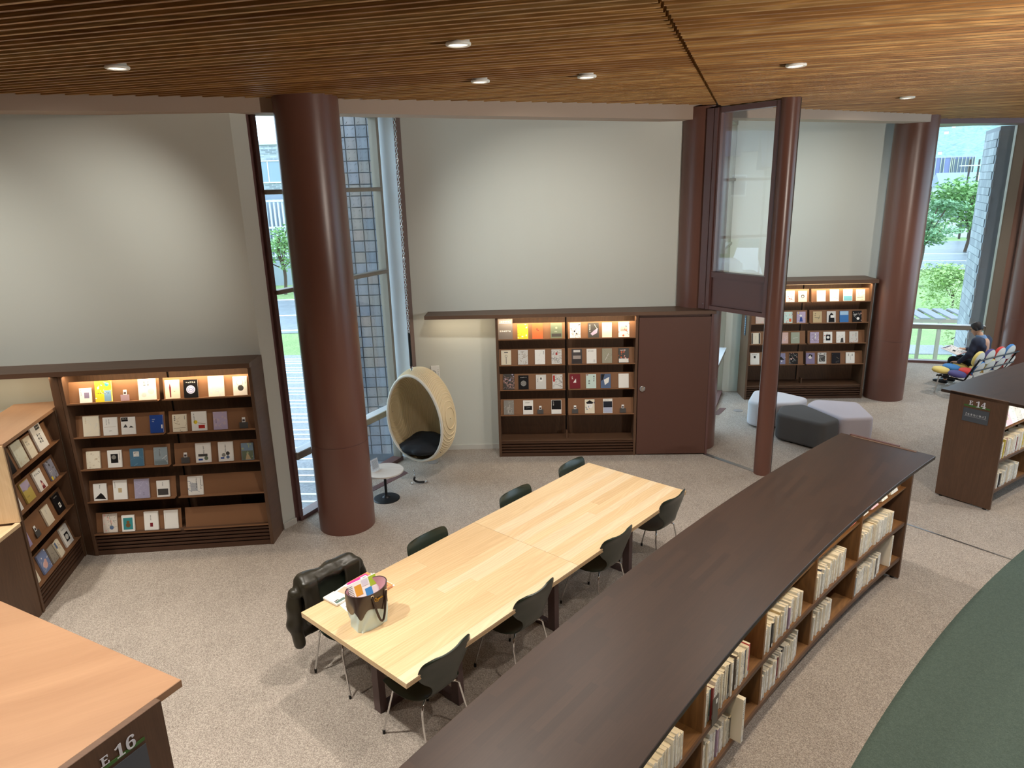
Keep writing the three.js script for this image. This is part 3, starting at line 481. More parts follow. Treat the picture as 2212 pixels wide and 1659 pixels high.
// cabinet with the brown door beside the middle bookcase
{
  const o = thing('cabinet', 'brown cabinet with plain door and round knob beside the middle bookcase', 'cabinet', [F2.p[0], 0, F2.p[1]], F2.turn), x0 = F2.len + 0.006, w = 0.985;
  part('body', box(w - 0.01, 1.98, 0.08, x0 + w / 2, 1.0, -0.08), M.brownDoor, o);
  const d = part('door', box(w - 0.03, 1.95, 0.035, x0 + w / 2 - 0.012, 0.99, -0.02, { r: 0.003 }), M.brownDoor, o);
  part('edge_post', box(0.03, 1.99, 0.11, x0 + w - 0.01, 0.998, -0.06), M.brownFrame, o);
  part('knob', [cyl(0.04, 0.04, 0.012, 0, 0, 0, 24).rotateX(Math.PI / 2).translate(x0 + 0.065, 0.98, 0.003), new THREE.TorusGeometry(0.03, 0.008, 8, 24).translate(x0 + 0.065, 0.98, 0.012), box(0.012, 0.05, 0.012, x0 + 0.065, 0.98, 0.013, { rz: 0.3 })], M.chrome, d);
}
// wall plate behind the egg chair, blue sign on the side of the far bookcase
{
  const o = thing('wall_plate', 'white instrument plate on the middle wall behind the egg chair', 'wall plate', [-1.085, 1.08, -9.515]);
  part('plate', box(0.12, 0.4, 0.02, 0, 0, 0.01, { r: 0.006 }), M.paper, o);
  part('gauge', [new THREE.TorusGeometry(0.028, 0.003, 6, 20, Math.PI).translate(-0.02, 0.1, 0.021), new THREE.TorusGeometry(0.028, 0.003, 6, 20, Math.PI).rotateZ(Math.PI).translate(-0.02, -0.04, 0.021), box(0.004, 0.14, 0.002, -0.048, 0.03, 0.021), box(0.004, 0.14, 0.002, 0.008, 0.03, 0.021), ...Array.from({ length: 9 }, (_, i) => box(0.012, 0.006, 0.002, 0.042, 0.14 - i * 0.03, 0.021))], M.cardD, o);
}
{
  const p = F3.w(-0.002, 1.28, -0.2), o = thing('side_sign', 'blue-grey label strip on the side of the far bookcase', 'sign', p, F3.turn);
  part('strip', box(0.006, 0.34, 0.07, -0.003, 0, 0), flat('#3e5468', 0.5), o); part('print', Array.from({ length: 7 }, (_, i) => box(0.001, 0.02, 0.035, -0.0066, 0.12 - i * 0.04, 0)), flat('#93a4b4', 0.6), o);
}
// ---------------------------------------------------------------- curved low bookcases
const spineC = document.createElement('canvas'); spineC.width = 1024; spineC.height = 512; const sg = spineC.getContext('2d'); seed = 4242;
const SPN = 64, SPW = 16;                                           // 64 spines in a row; below them cover tones, pages
const GROUND = ['#f0eee8', '#ece8dc', '#f4f3ef', '#e6e2d6', '#efe9da', '#dfe0dd', '#f1efe9', '#e9e6de'], ODD = ['#26282c', '#7d2a2c', '#3d4a6b', '#c9b48c', '#6d7a62', '#9aa7b0', '#b9714a', '#50443c', '#a08aa6', '#5f8a8a', '#d9c75c', '#c14a50'];
const spineTone = [];
for (let i = 0; i < SPN; i++) {
  const odd = i % 4 === 3, bg = odd ? ODD[(i >> 2) % ODD.length] : pick(GROUND), x = i * SPW; spineTone.push(bg);
  sg.fillStyle = bg; sg.fillRect(x, 0, SPW, 512);
  const ink = odd && !['#c9b48c', '#9aa7b0', '#d9c75c'].includes(bg) ? '#e9e6de' : pick(['#2a2a2a', '#3a3a40', '#4a4038', '#303848']);
  const n = 4 + Math.floor(rnd() * 6), s = rr(8, 11); for (let k = 0; k < n; k++) glyph(sg, x + (SPW - s) / 2, 28 + k * s * 1.5, s, ink);
  for (let k = 0; k < 3; k++) glyph(sg, x + 4.5, 190 + k * 11, 7, ink);
  sg.fillStyle = '#f6f6f4'; sg.fillRect(x + 1, 262, SPW - 2, 42); sg.strokeStyle = '#555'; sg.lineWidth = 1; sg.strokeRect(x + 2, 264, SPW - 4, 38); sg.fillStyle = '#333'; sg.fillRect(x + 4, 272, 8, 2); sg.fillRect(x + 4, 281, 8, 2); sg.fillRect(x + 5, 290, 6, 2);
  sg.fillStyle = bg; sg.fillRect(x, 330, SPW, 60); sg.fillStyle = '#e8dfc9'; sg.fillRect(x, 400, SPW, 112); sg.fillStyle = '#d8ccb2'; for (let k = 0; k < 5; k++) sg.fillRect(x + 1 + k * 3, 400, 1, 112);
}
const spineTex = new THREE.CanvasTexture(spineC); spineTex.colorSpace = THREE.SRGBColorSpace;
M.spine = std({ map: spineTex, roughness: 0.4 });
// unit book: spine towards +z, width along x; scaled per copy
const spineGeo = []; for (let i = 0; i < SPN; i++) {
  const g = new THREE.BoxGeometry(1, 1, 1).translate(0, 0.5, -0.5), u = i / SPN, w = 1 / SPN, tone = [u + 0.3 * w, 1 - 360 / 512, 0.4 * w, 0.02], page = [u, 1 - 500 / 512, w, 90 / 512];
  faceUV(g, 0, tone); faceUV(g, 1, tone); faceUV(g, 2, page); faceUV(g, 3, page); faceUV(g, 5, page); faceUV(g, 4, [u, 1 - 310 / 512, w, 310 / 512]); spineGeo.push(g);
}
function spineBook(pos, turn, w, h, d, label, group, i) {
  const m = part(numbered('book'), spineGeo[i ?? Math.floor(rnd() * SPN)], M.spine, scene); m.position.set(...pos); m.rotation.y = turn; m.scale.set(w, h, d);
  m.userData = { label, category: 'book', group }; return m;
}
/* unit on the arc between angles a0 < a1 (degrees). local frame on the inner face: x runs with the angle, z points to the circle centre */
const RI = 22.85, RO = 23.42, RTI = 22.69, RTO = 23.53, TOPY = 1.3;
const arcFrame = (a, r = RI) => { const [x, z] = pol(r, a), t = Math.atan2(CX - x, CZ - z); return { x, z, t }; };   // turn so that +z faces the centre
function arcUnit(name, label, a0, a1, divs, ends) {
  const am = (a0 + a1) / 2, o = new THREE.Group(); o.name = numbered(name); scene.add(o); o.userData = { label, category: 'bookcase' };
  const [ox, oz] = pol(RI, am); o.position.set(ox, 0, oz);
  const P = (n, g, m) => { (Array.isArray(g) ? g : [g]).forEach(x => x.translate(-ox, 0, -oz)); return part(n, g, m, o); };
  P('top_board', arc(RTI, RTO, a0, a1, TOPY - 0.034, TOPY, 0.003), M.top);
  P('centre_panel', arc(23.14, 23.18, a0 + 0.08, a1 - 0.08, 0.16, TOPY - 0.045), M.shelf);
  P('plinth', arc(23.05, 23.3, a0 + 0.1, a1 - 0.1, 0.0, 0.2), M.black);
  for (const [y, nm] of [[0.6, 'shelf'], [0.235, 'shelf']]) { P(nm, arc(RI + 0.01, 23.14, a0 + 0.06, a1 - 0.06, y - 0.025, y), M.inner); P('shelf_edge', arc(RI - 0.002, RI + 0.012, a0 + 0.06, a1 - 0.06, y - 0.03, y + 0.002), M.shelf); P(nm, arc(23.18, RO - 0.01, a0 + 0.06, a1 - 0.06, y - 0.025, y), M.inner); }
  P('outer_panel', arc(RO - 0.012, RO, a0 + 0.06, a1 - 0.06, 0.02, TOPY - 0.05), M.shelf);
  for (const a of divs) P('divider', [arc(RI + 0.008, 23.14, a - 0.03, a + 0.03, 0.2, TOPY - 0.05)].map(g => muv(g, 'y')), M.inner);
  // peg holes of the dividers
  for (const a of divs) { const f = arcFrame(a - 0.03 * 1, RI + 0.1); const gs = []; for (const rd of [0.05, 0.15]) for (let y = 0.66; y < 0.96; y += 0.04) { const [x, z] = pol(RI + rd, a + 0.032); gs.push(new THREE.SphereGeometry(0.004, 6, 4).translate(x, y, z)); } P('shelf_pin', gs, M.steel); }
  for (const [a, s] of ends) {
    P('end_panel', [arc(RI - 0.01, RO + 0.01, a, a + s * 0.075, 0.015, TOPY - (s ? 0 : 0) + 0.004, 0.002, 1)].map(g => muv(g, 'y')), M.shelf);
    const f1 = pol(RI + 0.05, a + s * 0.04), f2 = pol(RO - 0.05, a + s * 0.04); P('foot', [cyl(0.02, 0.02, 0.016, f1[0], 0.008, f1[1]), cyl(0.02, 0.02, 0.016, f2[0], 0.008, f2[1])], M.black);
  }
  // sloping display shelf under the top
  const n = divs.length ? 1 : 1; const bounds = [a0 + 0.1, ...divs, a1 - 0.1].sort((x, y) => x - y);
  for (let i = 0; i + 1 < bounds.length; i++) {
    const b0 = bounds[i], b1 = bounds[i + 1], f = arcFrame((b0 + b1) / 2), l = R(b1 - b0) * RI - 0.03;
    const g = [box(l, 0.01, 0.05, 0, 0.951, -0.042), box(l, 0.010, 0.004, 0, 0.957, -0.018), box(l, 0.25, 0.008, 0, 1.066, -0.118, { rx: -R(26) })].map(q => q.rotateY(f.t).translate(f.x, 0, f.z)); P('display_shelf', g, M.inner);
    const L = new THREE.RectAreaLight(WARM, 31, l * 0.96, 0.02), lp = arcFrame((b0 + b1) / 2, RI - 0.135), tp = arcFrame((b0 + b1) / 2, RI + 0.07); L.position.set(lp.x, TOPY - 0.05, lp.z); scene.add(L); L.lookAt(tp.x, 0.6, tp.z);
    P('light_bar', box(l * 0.96, 0.006, 0.02, 0, TOPY - 0.04, 0.135).rotateY(f.t).translate(f.x, 0, f.z), M.stripGlow);
  }
  return o;
}
const BAYS = [-130.12, -132.32, -134.47, -136.62, -138.76, -140.92, -143.08, -145.2, -147.3, -149.4];
arcUnit('curved_bookcase', 'long curved low bookcase with dark top in the foreground', -149.4, -129.75, BAYS.slice(1, -1), [[-129.83, 1], [-149.4, 1]]);
arcUnit('curved_bookcase', 'curved low bookcase marked E 14 at the right edge', -124.27, -116.5, [-122.0, -119.85], [[-124.27, 1], [-116.6, 1]]);
solo('edge_strip', arc(23.0, 23.45, -129.74, -129.68, TOPY - 0.02, TOPY + 0.006), M.brownFrame, 'raised brown strip along the far end of the long bookcase top', 'strip');

// rows of books, spine outward, each bay filled from its left end
const farBooks = [], TONE = { '#26282c': 'black', '#7d2a2c': 'dark red', '#3d4a6b': 'navy', '#c9b48c': 'tan', '#6d7a62': 'olive', '#9aa7b0': 'pale blue', '#b9714a': 'rust', '#50443c': 'brown', '#a08aa6': 'mauve', '#5f8a8a': 'teal', '#d9c75c': 'yellow', '#c14a50': 'red', '#ece8dc': 'cream', '#e6e2d6': 'beige', '#efe9da': 'ivory', '#dfe0dd': 'light grey' };
const nth = n => n + (n % 10 === 1 && n !== 11 ? 'st' : n % 10 === 2 && n !== 12 ? 'nd' : n % 10 === 3 && n !== 13 ? 'rd' : 'th');
function rowBooks(aL, aR, y, fillTo, label, group, opt = {}) {
  let cnt = 0; let a = aL + 0.085; const end = aL + (aR - aL) * fillTo;
  while (a < end) {
    const w = opt.thick ? rr(0.018, 0.034) : rr(0.013, 0.028), h = opt.tall ? rr(0.2, 0.255) : rr(0.172, 0.225), d = rr(0.12, 0.15), da = w / RI * 180 / Math.PI;
    const f = arcFrame(a + da / 2, RI + rr(0.010, 0.03));
    let i = Math.floor(rnd() * SPN); if (rnd() < 0.45 && i % 4 === 3) i -= 1;
    if (opt.far) farBooks.push(spineGeo[i].clone().scale(w * 0.96, h, d).rotateY(f.t).translate(f.x, y + 0.001, f.z)); else spineBook([f.x, y + 0.001, f.z], f.t, w * 0.96, h, d, `${TONE[spineTone[i]] || 'white'} book, ${nth(++cnt)} from the left, ${label}`, group, i); a += da;
  }
}
const bayName = ['end bay', 'second bay', 'third bay', 'fourth bay', 'fifth bay', 'sixth bay'];
const fillU = [0.82, 0.72, 0.74, 0.73, 0.7, 0.8], fillL = [0.66, 0.5, 0.78, 0.55, 0.72, 0.6];
for (let i = 0; i < 6; i++) {
  seed = 900 + i;
  rowBooks(BAYS[i + 1], BAYS[i], 0.6, fillU[i], `upper row, ${bayName[i]}, long bookcase`, `books, upper row, ${bayName[i]}`, { tall: i == 3, far: i < 1 || i > 4 });
  rowBooks(BAYS[i + 1], BAYS[i], 0.235, fillL[i], `lower row, ${bayName[i]}, long bookcase`, `books, lower row, ${bayName[i]}`, { far: i < 2 || i > 4 });
}
seed = 950;
rowBooks(-124.1, -122.0, 0.6, 0.95, 'white book in the upper row nearest the E 14 panel', 'books, upper row, E 14', { far: true });
rowBooks(-124.1, -122.0, 0.235, 0.72, 'book in the lower row nearest the E 14 panel', 'books, lower row, E 14', { far: true });
rowBooks(-122.0, -119.85, 0.6, 0.9, 'book in the upper row of the second E 14 bay', 'books, upper row, second E 14 bay', { far: true });
rowBooks(-122.0, -119.85, 0.235, 0.8, 'book in the lower row of the second E 14 bay', 'books, lower row, second E 14 bay', { far: true });
rowBooks(-119.85, -116.7, 0.6, 0.7, '', '', { far: true }); rowBooks(-119.85, -116.7, 0.235, 0.6, '', '', { far: true });
{ const m = part('small_books', mergeGeometries(farBooks.map(keep)), M.spine, scene); m.userData = { label: 'small standing books in the farther rows of the curved bookcases', category: 'books', kind: 'stuff' }; }
// face-out books on the sloping display shelf
const DSP = ['w;V 40 10 5 8 d', 'w;T 15 15 4 10 d;R 15 70 60 20 l', 'c;S n 8;T 20 8 4 9 d', '#f0c3d2;V 70 10 6 9 h;R 20 30 40 40 a', 'w;R 20 20 60 50 a;N y 4', 'o;N w 5;T 15 10 5 12 w', 'w;N i 6;S t 8', '#f3b9d6;T 20 20 4 10 w', 'w;P k 30 80 50 50 70 80;V 80 8 5 7 d', 'l;S d 12', 'c;C 50 60 20 f;V 12 8 6 8 d'];
const dspName = ['white book with a dark title column', 'white book with a grey band', 'cream book with brown strokes', 'pink book with a tan picture', 'white book with a tan picture', 'orange red book', 'white book with teal strokes', 'plain pink book', 'white book with a black triangle', 'grey scribbled book', 'cream book with a rose disc'];
function displayRow(aL, aR, n, k0, where) {
  for (let i = 0; i < n; i++) {
    const f = arcFrame(aL + (aR - aL) * (i + 0.6) / (n + 0.2), RI + 0.058), k = (k0 + i * 3) % DSP.length;
    faceBook({ pos: [f.x, 0.957, f.z], turn: f.t, tilt: R(26) }, rr(0.125, 0.15), rr(0.185, 0.21), 0.024, DSP[k], `${dspName[k]}, display ledge, ${where}`);
  }
}
seed = 990; [[4, 0], [4, 7], [5, 3], [4, 2], [4, 5], [4, 8]].forEach(([n, k], i) => displayRow(BAYS[i + 1], BAYS[i], n, k, `${bayName[i]}, long bookcase`));
displayRow(-124.1, -122.0, 6, 0, 'first bay of bookcase E 14'); displayRow(-122.0, -119.85, 5, 5, 'second bay of bookcase E 14');
// a few books that stand out
{
  const put = (a, y, out, w, h, d, i, label, lean = 0) => { const f = arcFrame(a, RI + out), b = spineBook([f.x, y + 0.001, f.z], f.t, w, h, d, label, undefined, i); delete b.userData.group; b.rotation.order = 'YXZ'; b.rotation.z = lean; };
  put(-130.42, 0.235, 0.0, 0.03, 0.31, 0.2, 0, 'tall white binder in the lower row near the far end panel');
  put(-137.62, 0.235, -0.05, 0.032, 0.33, 0.21, 2, 'tall white binder jutting out of the lower row');
  const f = arcFrame(-138.45, RI - 0.006), o = thing('bookend', 'dark grey bookend card clipped on the upper shelf edge', 'bookend', [f.x, 0.56, f.z], f.t); part('plate', box(0.075, 0.2, 0.003, 0, 0.12, -0.002), flat('#5b5751', 0.45), o); part('print', box(0.02, 0.03, 0.001, 0.01, 0.18, 0.0002), M.paper, o);
}
// ---------------------------------------------------------------- unit E 16 in the lower left corner
const E16 = frameAt([-2.005, -2.50], [-1.735, -3.015]);               // along the end panel, left to right as seen
{
  const ux = (-1.735 + 2.005) / E16.len, uz = (-3.015 + 2.5) / E16.len, bx = uz, bz = -ux;   // b: into the unit
  const q = (s, d) => [-2.005 + ux * s + bx * d, -2.50 + uz * s + bz * d];
  const o = thing('low_bookcase', 'low bookcase with wide brown top marked E 16 in the lower left corner', 'bookcase', [0, 0, 0]);
  const W0 = -0.28, W1 = E16.len;
  part('top_board', prism([q(W0, 0.012), q(W1, 0.012), q(W1, 2.6), q(W0, 2.6)], TOPY - 0.045, TOPY, R(28), 0.003), M.topLitTone, o);
  part('end_panel', muv(prism([q(W0 + 0.16, -0.03), q(W1 - 0.15, -0.03), q(W1 - 0.15, 0.01), q(W0 + 0.16, 0.01)], 0, TOPY + 0.004, 0, 0.002), 'y'), M.shelf, o);
  part('body', prism([q(W0 + 0.18, 0.02), q(W1 - 0.17, 0.02), q(W1 - 0.17, 2.55), q(W0 + 0.18, 2.55)], 0.02, TOPY - 0.05), M.shelf, o);
}
// ---------------------------------------------------------------- shelf signs: serif capitals, green rule, slate plate with white characters
const STROKES = {  // simplified strokes of the characters on the plate, 0..10
  ikiru: [[2.2, 1, 1, 4], [2, 2.6, 8.6, 2.6], [5, 0.4, 5, 9.4], [2, 5.8, 8.2, 5.8], [0.6, 9.4, 9.6, 9.4]],
  ki: [[1.5, 2.4, 8, 1.6], [1.2, 4.6, 8.6, 3.6], [4.6, 0.4, 6.8, 6.2], [6.8, 6.2, 4, 6.4], [2.4, 6.6, 3, 8.8], [3, 8.8, 7.4, 9.2]],
  kata: [[5, 0.3, 5, 2], [0.6, 2.6, 9.4, 2.6], [4, 2.8, 3.6, 6], [3.6, 6, 1, 9.4], [4, 4.8, 8, 4.8], [8, 4.8, 7.4, 9], [7.4, 9, 5.8, 9]],
  ni: [[1.8, 1, 1.4, 5], [1.4, 5, 2, 9.2], [4.6, 2.4, 8.6, 2.4], [4, 6.6, 5, 8.6], [5, 8.6, 9, 8.6]],
  gaku: [[2, 0.6, 2.8, 2.2], [5, 0.3, 5, 2], [8, 0.5, 7, 2.2], [1, 3, 9, 3], [1, 3, 0.8, 4.4], [9, 3, 8.6, 4.4], [3, 4.4, 7, 4.4], [7, 4.4, 5, 6], [5, 6, 5, 9.4], [5, 9.4, 3.8, 8.8], [0.6, 6.8, 9.4, 6.8]],
  bu: [[4, 0.6, 6, 1.8], [6, 1.8, 4.4, 3.6], [4.4, 3.6, 5.8, 6.6], [5.8, 6.6, 4.4, 8.8], [1, 8, 2.6, 5.6], [7.2, 5.6, 9, 8.2], [8, 1, 8.6, 2], [9.2, 0.6, 9.7, 1.6]],
};
function plateTexture() {
  const c = document.createElement('canvas'); c.width = 512; c.height = 300; const g = c.getContext('2d'); g.fillStyle = '#4a5058'; g.fillRect(0, 0, 512, 300);
  g.strokeStyle = '#e4e6ea'; g.lineWidth = 5; const S = 52; let x = 92;
  for (const k of ['ikiru', 'ki', 'kata', 'ni', 'gaku', 'bu']) { g.beginPath(); for (const [a, b, d, e] of STROKES[k]) { g.moveTo(x + a * S / 10, 110 + b * S / 10); g.lineTo(x + d * S / 10, 110 + e * S / 10); } g.stroke(); x += S + 5; }
  g.lineWidth = 7; g.beginPath(); g.moveTo(80, 108); g.lineTo(66, 108); g.lineTo(66, 164); g.lineTo(80, 164); g.moveTo(438, 108); g.lineTo(452, 108); g.lineTo(452, 164); g.lineTo(438, 164); g.stroke();
  g.lineWidth = 3; g.beginPath(); g.moveTo(40, 182); g.lineTo(478, 182); g.stroke();
  const t = new THREE.CanvasTexture(c); t.colorSpace = THREE.SRGBColorSpace; return std({ map: t, roughness: 0.45 });
}
const serif = await new FontLoader().loadAsync('fonts/droid/droid_serif_bold.typeface.json');
const letter = (ch, size) => new TextGeometry(ch, { font: serif, size, depth: 0.002, curveSegments: 5, bevelEnabled: false });
function shelfSign(F, x0, num, label, plate) {
  const o = thing('shelf_sign', label, 'sign', [F.p[0], 0, F.p[1]], F.turn), white = flat('#dfe0e8', 0.5);
  part('letter', letter('E', 0.048).translate(x0 + 0.05, 1.186, 0.002), white, o);
  part('digit', letter(num[0], 0.07).translate(x0 + 0.118, 1.172, 0.002), white, o); part('digit', letter(num[1], 0.07).translate(x0 + 0.172, 1.172, 0.002), white, o);
  part('rule', box(0.265, 0.018, 0.002, x0 + 0.135, 1.173, 0.001), flat('#3f6b2c', 0.5), o);
  const p = part('plate', box(0.265, 0.155, 0.003, x0 + 0.135, 1.066, 0.0015), flat('#4a5058', 0.45), o);
  if (plate) part('print', new THREE.PlaneGeometry(0.263, 0.153).translate(x0 + 0.135, 1.066, 0.0034), plateTexture(), p);
}
shelfSign(frameAt(pol(RO - 0.10, -124.275), pol(RI + 0.06, -124.275)), 0.05, '14', 'E 14 lettering over a slate plate on the bookcase near the reading man', true);
shelfSign(frameAt([-2.005 + 0.0284, -2.5 + 0.0148], [-1.735 + 0.0284, -3.015 + 0.0148]), 0.05, '16', 'E 16 lettering at the lower left corner of the view', false);
// ---------------------------------------------------------------- glazed partition with slim column
{
  const F = frameAt([2.60, -9.22], [3.225, -8.365]), L = F.len, o = thing('glazed_partition', 'brown framed glass partition above the passage', 'partition', [F.p[0], 0, F.p[1]], F.turn);
  const B = 2.06, G0 = 2.56, T = 4.56;
  part('post', box(0.1, T - B, 0.16, 0.03, (T + B) / 2, 0), M.brownFrame, o); part('post', box(0.05, T - B, 0.12, L - 0.09, (T + B) / 2, 0), M.brownFrame, o);
  part('post_strip', box(0.05, T - B, 0.15, 0.115, (T + B) / 2, 0.0), M.brownFrame, o);
  part('lower_panel', box(L - 0.28, 0.40, 0.06, L / 2 + 0.01, B + 0.255, 0.0), M.brownFrame, o);
  part('bottom_rail', box(L - 0.12, 0.05, 0.13, L / 2, B + 0.025, 0), M.brownFrame, o); part('middle_rail', box(L - 0.26, 0.07, 0.11, L / 2 + 0.01, G0 - 0.04, 0), M.brownFrame, o); part('top_rail', box(L - 0.22, 0.06, 0.11, L / 2, T - 0.03, 0), M.brownFrame, o);
  part('stop', [box(0.03, T - G0, 0.05, 0.16, (T + G0) / 2, 0.03), box(0.02, T - G0, 0.05, L - 0.122, (T + G0) / 2, 0.03)], M.brown, o);
  part('pane', box(L - 0.28, T - G0 - 0.06, 0.012, L / 2 + 0.02, (T + G0) / 2 - 0.01, 0), M.glass, o);
  part('bolt', cyl(0.008, 0.008, 0.006, 0, 0, 0, 10).rotateX(Math.PI / 2).translate(0.06, 2.13, 0.083), M.steel, o);
  const c = thing('slim_column', 'slim round brown column at the end of the glass partition', 'column', [3.24, 0, -8.37]);
  part('shaft', new THREE.CylinderGeometry(0.105, 0.105, 4.6, 48).translate(0, 2.3, 0), M.brown, c);
  part('dark_edge', box(0.02, 4.6, 0.05, 0.104, 2.3, -0.01), M.rubber, c);
}
// ---------------------------------------------------------------- long oak table
const TA = [-1.593, -4.426], TW = [0.7441, 0.6681], TL = [0.6685, -0.7437];
const tpt = (w, l) => [TA[0] + TW[0] * w + TL[0] * l, TA[1] + TW[1] * w + TL[1] * l];
const tTurn = Math.atan2(-TL[1], TL[0]);                              // local x along the length, local z across (towards the front side)
{
  const o = thing('long_table', 'long light oak table with brown steel legs', 'table', [TA[0], 0, TA[1]], tTurn), Lt = 3.615, Wt = 1.189, H0 = 0.735;
  const core = part('tabletop', [box(Lt / 2 - 0.002, 0.026, Wt - 0.006, Lt * 0.25, H0 - 0.026, Wt / 2), box(Lt / 2 - 0.002, 0.026, Wt - 0.006, Lt * 0.75, H0 - 0.026, Wt / 2)], M.oak[1], o);
  seed = 31;
  for (const half of [0, 1]) {
    let z = 0, k = 0; const ws = []; let s = 0; while (s < 1) { const w = rr(0.06, 0.12); ws.push(w); s += w; } const f = 1 / ws.reduce((a, b) => a + b);
    for (const w0 of ws) { const w = w0 * f * Wt; const cut = rnd() < 0.5 ? rr(0.35, 0.65) : 0, x0 = half * Lt / 2 + 0.001, l = Lt / 2 - 0.002;
      const seg = cut ? [[x0, l * cut], [x0 + l * cut, l * (1 - cut)]] : [[x0, l]];
      for (const [xs, ll] of seg) part('plank', box(ll - 0.0006, 0.013, w - 0.0006, xs + ll / 2, H0 - 0.0065, z + w / 2, { grain: 0 }), pick(M.oak), core);
      z += w; }
  }
  const fr = (z0, z1, x0, x1) => { // loop frame between two posts
    const dx = x1 - x0, dz = z1 - z0;
    part('leg', box(0.06, H0 - 0.045, 0.075, x0, (H0 - 0.045) / 2, z0, { r: 0.003 }), M.legBrown, o); part('leg', box(0.06, H0 - 0.045, 0.075, x1, (H0 - 0.045) / 2, z1, { r: 0.003 }), M.legBrown, o);
    part('foot_bar', box(Math.max(0.058, Math.abs(dx) - 0.06), 0.055, Math.max(0.058, Math.abs(dz) - 0.07), (x0 + x1) / 2, 0.029, (z0 + z1) / 2), M.legBrown, o);
  };
  fr(0.25, 0.905, 0.68, 0.68); fr(0.25, 0.905, 1.83, 1.83); fr(0.25, 0.905, 3.0, 3.0);
  part('leg', box(0.06, H0 - 0.045, 0.075, 0.255, (H0 - 0.045) / 2, 0.52, { r: 0.003 }), M.legBrown, o); part('foot_bar', box(0.36, 0.055, 0.058, 0.46, 0.029, 0.54), M.legBrown, o);
  part('leg', box(0.06, H0 - 0.045, 0.075, 3.4, (H0 - 0.045) / 2, 0.54, { r: 0.003 }), M.legBrown, o); part('foot_bar', box(0.32, 0.055, 0.058, 3.21, 0.029, 0.54), M.legBrown, o);
}
// ---------------------------------------------------------------- moulded shell chair with four tube legs; faces local +z
function makeChair() {
  const o = thing('shell_chair', '', 'chair');
  // one bent sheet: profile (z, y) from seat front to back top, half width along it
  const prof = [[0.235, 0.425, 0.155], [0.225, 0.45, 0.20], [0.18, 0.462, 0.222], [0.08, 0.452, 0.232], [-0.02, 0.445, 0.222], [-0.10, 0.448, 0.195], [-0.155, 0.468, 0.155], [-0.182, 0.51, 0.115], [-0.192, 0.56, 0.128], [-0.200, 0.62, 0.188], [-0.21, 0.68, 0.232], [-0.222, 0.735, 0.238], [-0.236, 0.772, 0.222], [-0.243, 0.787, 0.185], [-0.246, 0.793, 0.12]];
  const cz = new THREE.CatmullRomCurve3(prof.map(p => new THREE.Vector3(p[0], p[1], p[2]))), NS = 44, NT = 18, T = 0.011;
  const pos = [], idx = []; const pts = cz.getPoints(NS);
  for (const s of [0, 1]) for (let i = 0; i <= NS; i++) {
    const p = pts[i], a = pts[Math.max(0, i - 1)], b = pts[Math.min(NS, i + 1)], tz = b.x - a.x, ty = b.y - a.y, l = Math.hypot(tz, ty), nz = ty / l, ny = -tz / l;  // normal towards the sitter / up
    for (let j = 0; j <= NT; j++) {
      const u = -1 + 2 * j / NT, e = Math.sign(u) * Math.pow(Math.abs(u), 0.9), x = e * p.z; const up = Math.max(0, (p.y - 0.5) / 0.3);
      const cup = (0.022 * up + 0.012) * u * u * Math.min(1, p.z / 0.2);                       // sides curl towards the sitter
      const off = (s ? -1 : 1) * T / 2 * (Math.abs(u) > 0.99 ? 0.25 : 1), k = cup + off;
      pos.push(x, p.y + (ny * k) * -1 * -1 + (ny < 0 ? 0 : 0), p.x + nz * k);
    }
  }
  const id = (s, i, j) => s * (NS + 1) * (NT + 1) + i * (NT + 1) + j;
  for (let i = 0; i < NS; i++) for (let j = 0; j < NT; j++) { const a = id(0, i, j), b = id(0, i, j + 1), c = id(0, i + 1, j), d = id(0, i + 1, j + 1); idx.push(a, b, c, b, d, c); const e = id(1, i, j), f = id(1, i, j + 1), g = id(1, i + 1, j), h = id(1, i + 1, j + 1); idx.push(e, g, f, f, g, h); }
  for (let i = 0; i < NS; i++) for (const j of [0, NT]) { const a = id(0, i, j), b = id(0, i + 1, j), c = id(1, i, j), d = id(1, i + 1, j); idx.push(a, b, c, b, d, c); }
  for (const i of [0, NS]) for (let j = 0; j < NT; j++) { const a = id(0, i, j), b = id(0, i, j + 1), c = id(1, i, j), d = id(1, i, j + 1); idx.push(a, b, c, b, d, c); }
  const g = new THREE.BufferGeometry(); g.setAttribute('position', new THREE.Float32BufferAttribute(pos, 3)); g.setIndex(idx); g.computeVertexNormals(); g.setAttribute('uv', new THREE.Float32BufferAttribute(new Float32Array(pos.length / 3 * 2), 2));
  part('shell', g, M.lacquer, o);
  for (const sx of [-1, 1]) for (const [zt, zb] of [[0.11, 0.262], [-0.085, -0.2]]) {
    const l = part('leg', tube([[sx * 0.04, 0.425, zt * 0.55], [sx * 0.13, 0.418, zt * 1.25], [sx * 0.165, 0.40, zt * 1.5], [sx * 0.178, 0.35, zt + (zb - zt) * 0.42], [sx * 0.208, 0.03, zb]], 0.0075, 8, 28), M.chrome, o);
    part('foot_cap', cyl(0.0095, 0.0105, 0.03, sx * 0.209, 0.016, zb, 12), M.rubber, l);
  }
  part('mount', [cyl(0.045, 0.055, 0.022, 0, 0.428, 0, 20)], M.rubber, o);
  return o;
}
const chair0 = makeChair(); let chairUsed = false;
function chair(w, l, towardFront, label, wob = 0) {
  const o = chairUsed ? chair0.clone() : chair0; if (chairUsed) { o.name = numbered('shell_chair'); scene.add(o); } chairUsed = true;
  o.userData = { label, category: 'chair', group: 'shell chairs around the long table' };
  const [x, z] = tpt(w, l); o.position.set(x, 0, z); o.rotation.y = tTurn + (towardFront ? 0 : Math.PI) + wob; return o;
}
chair(0.985, 0.335, false, 'dark green shell chair on the front side nearest the viewer', 0.02);
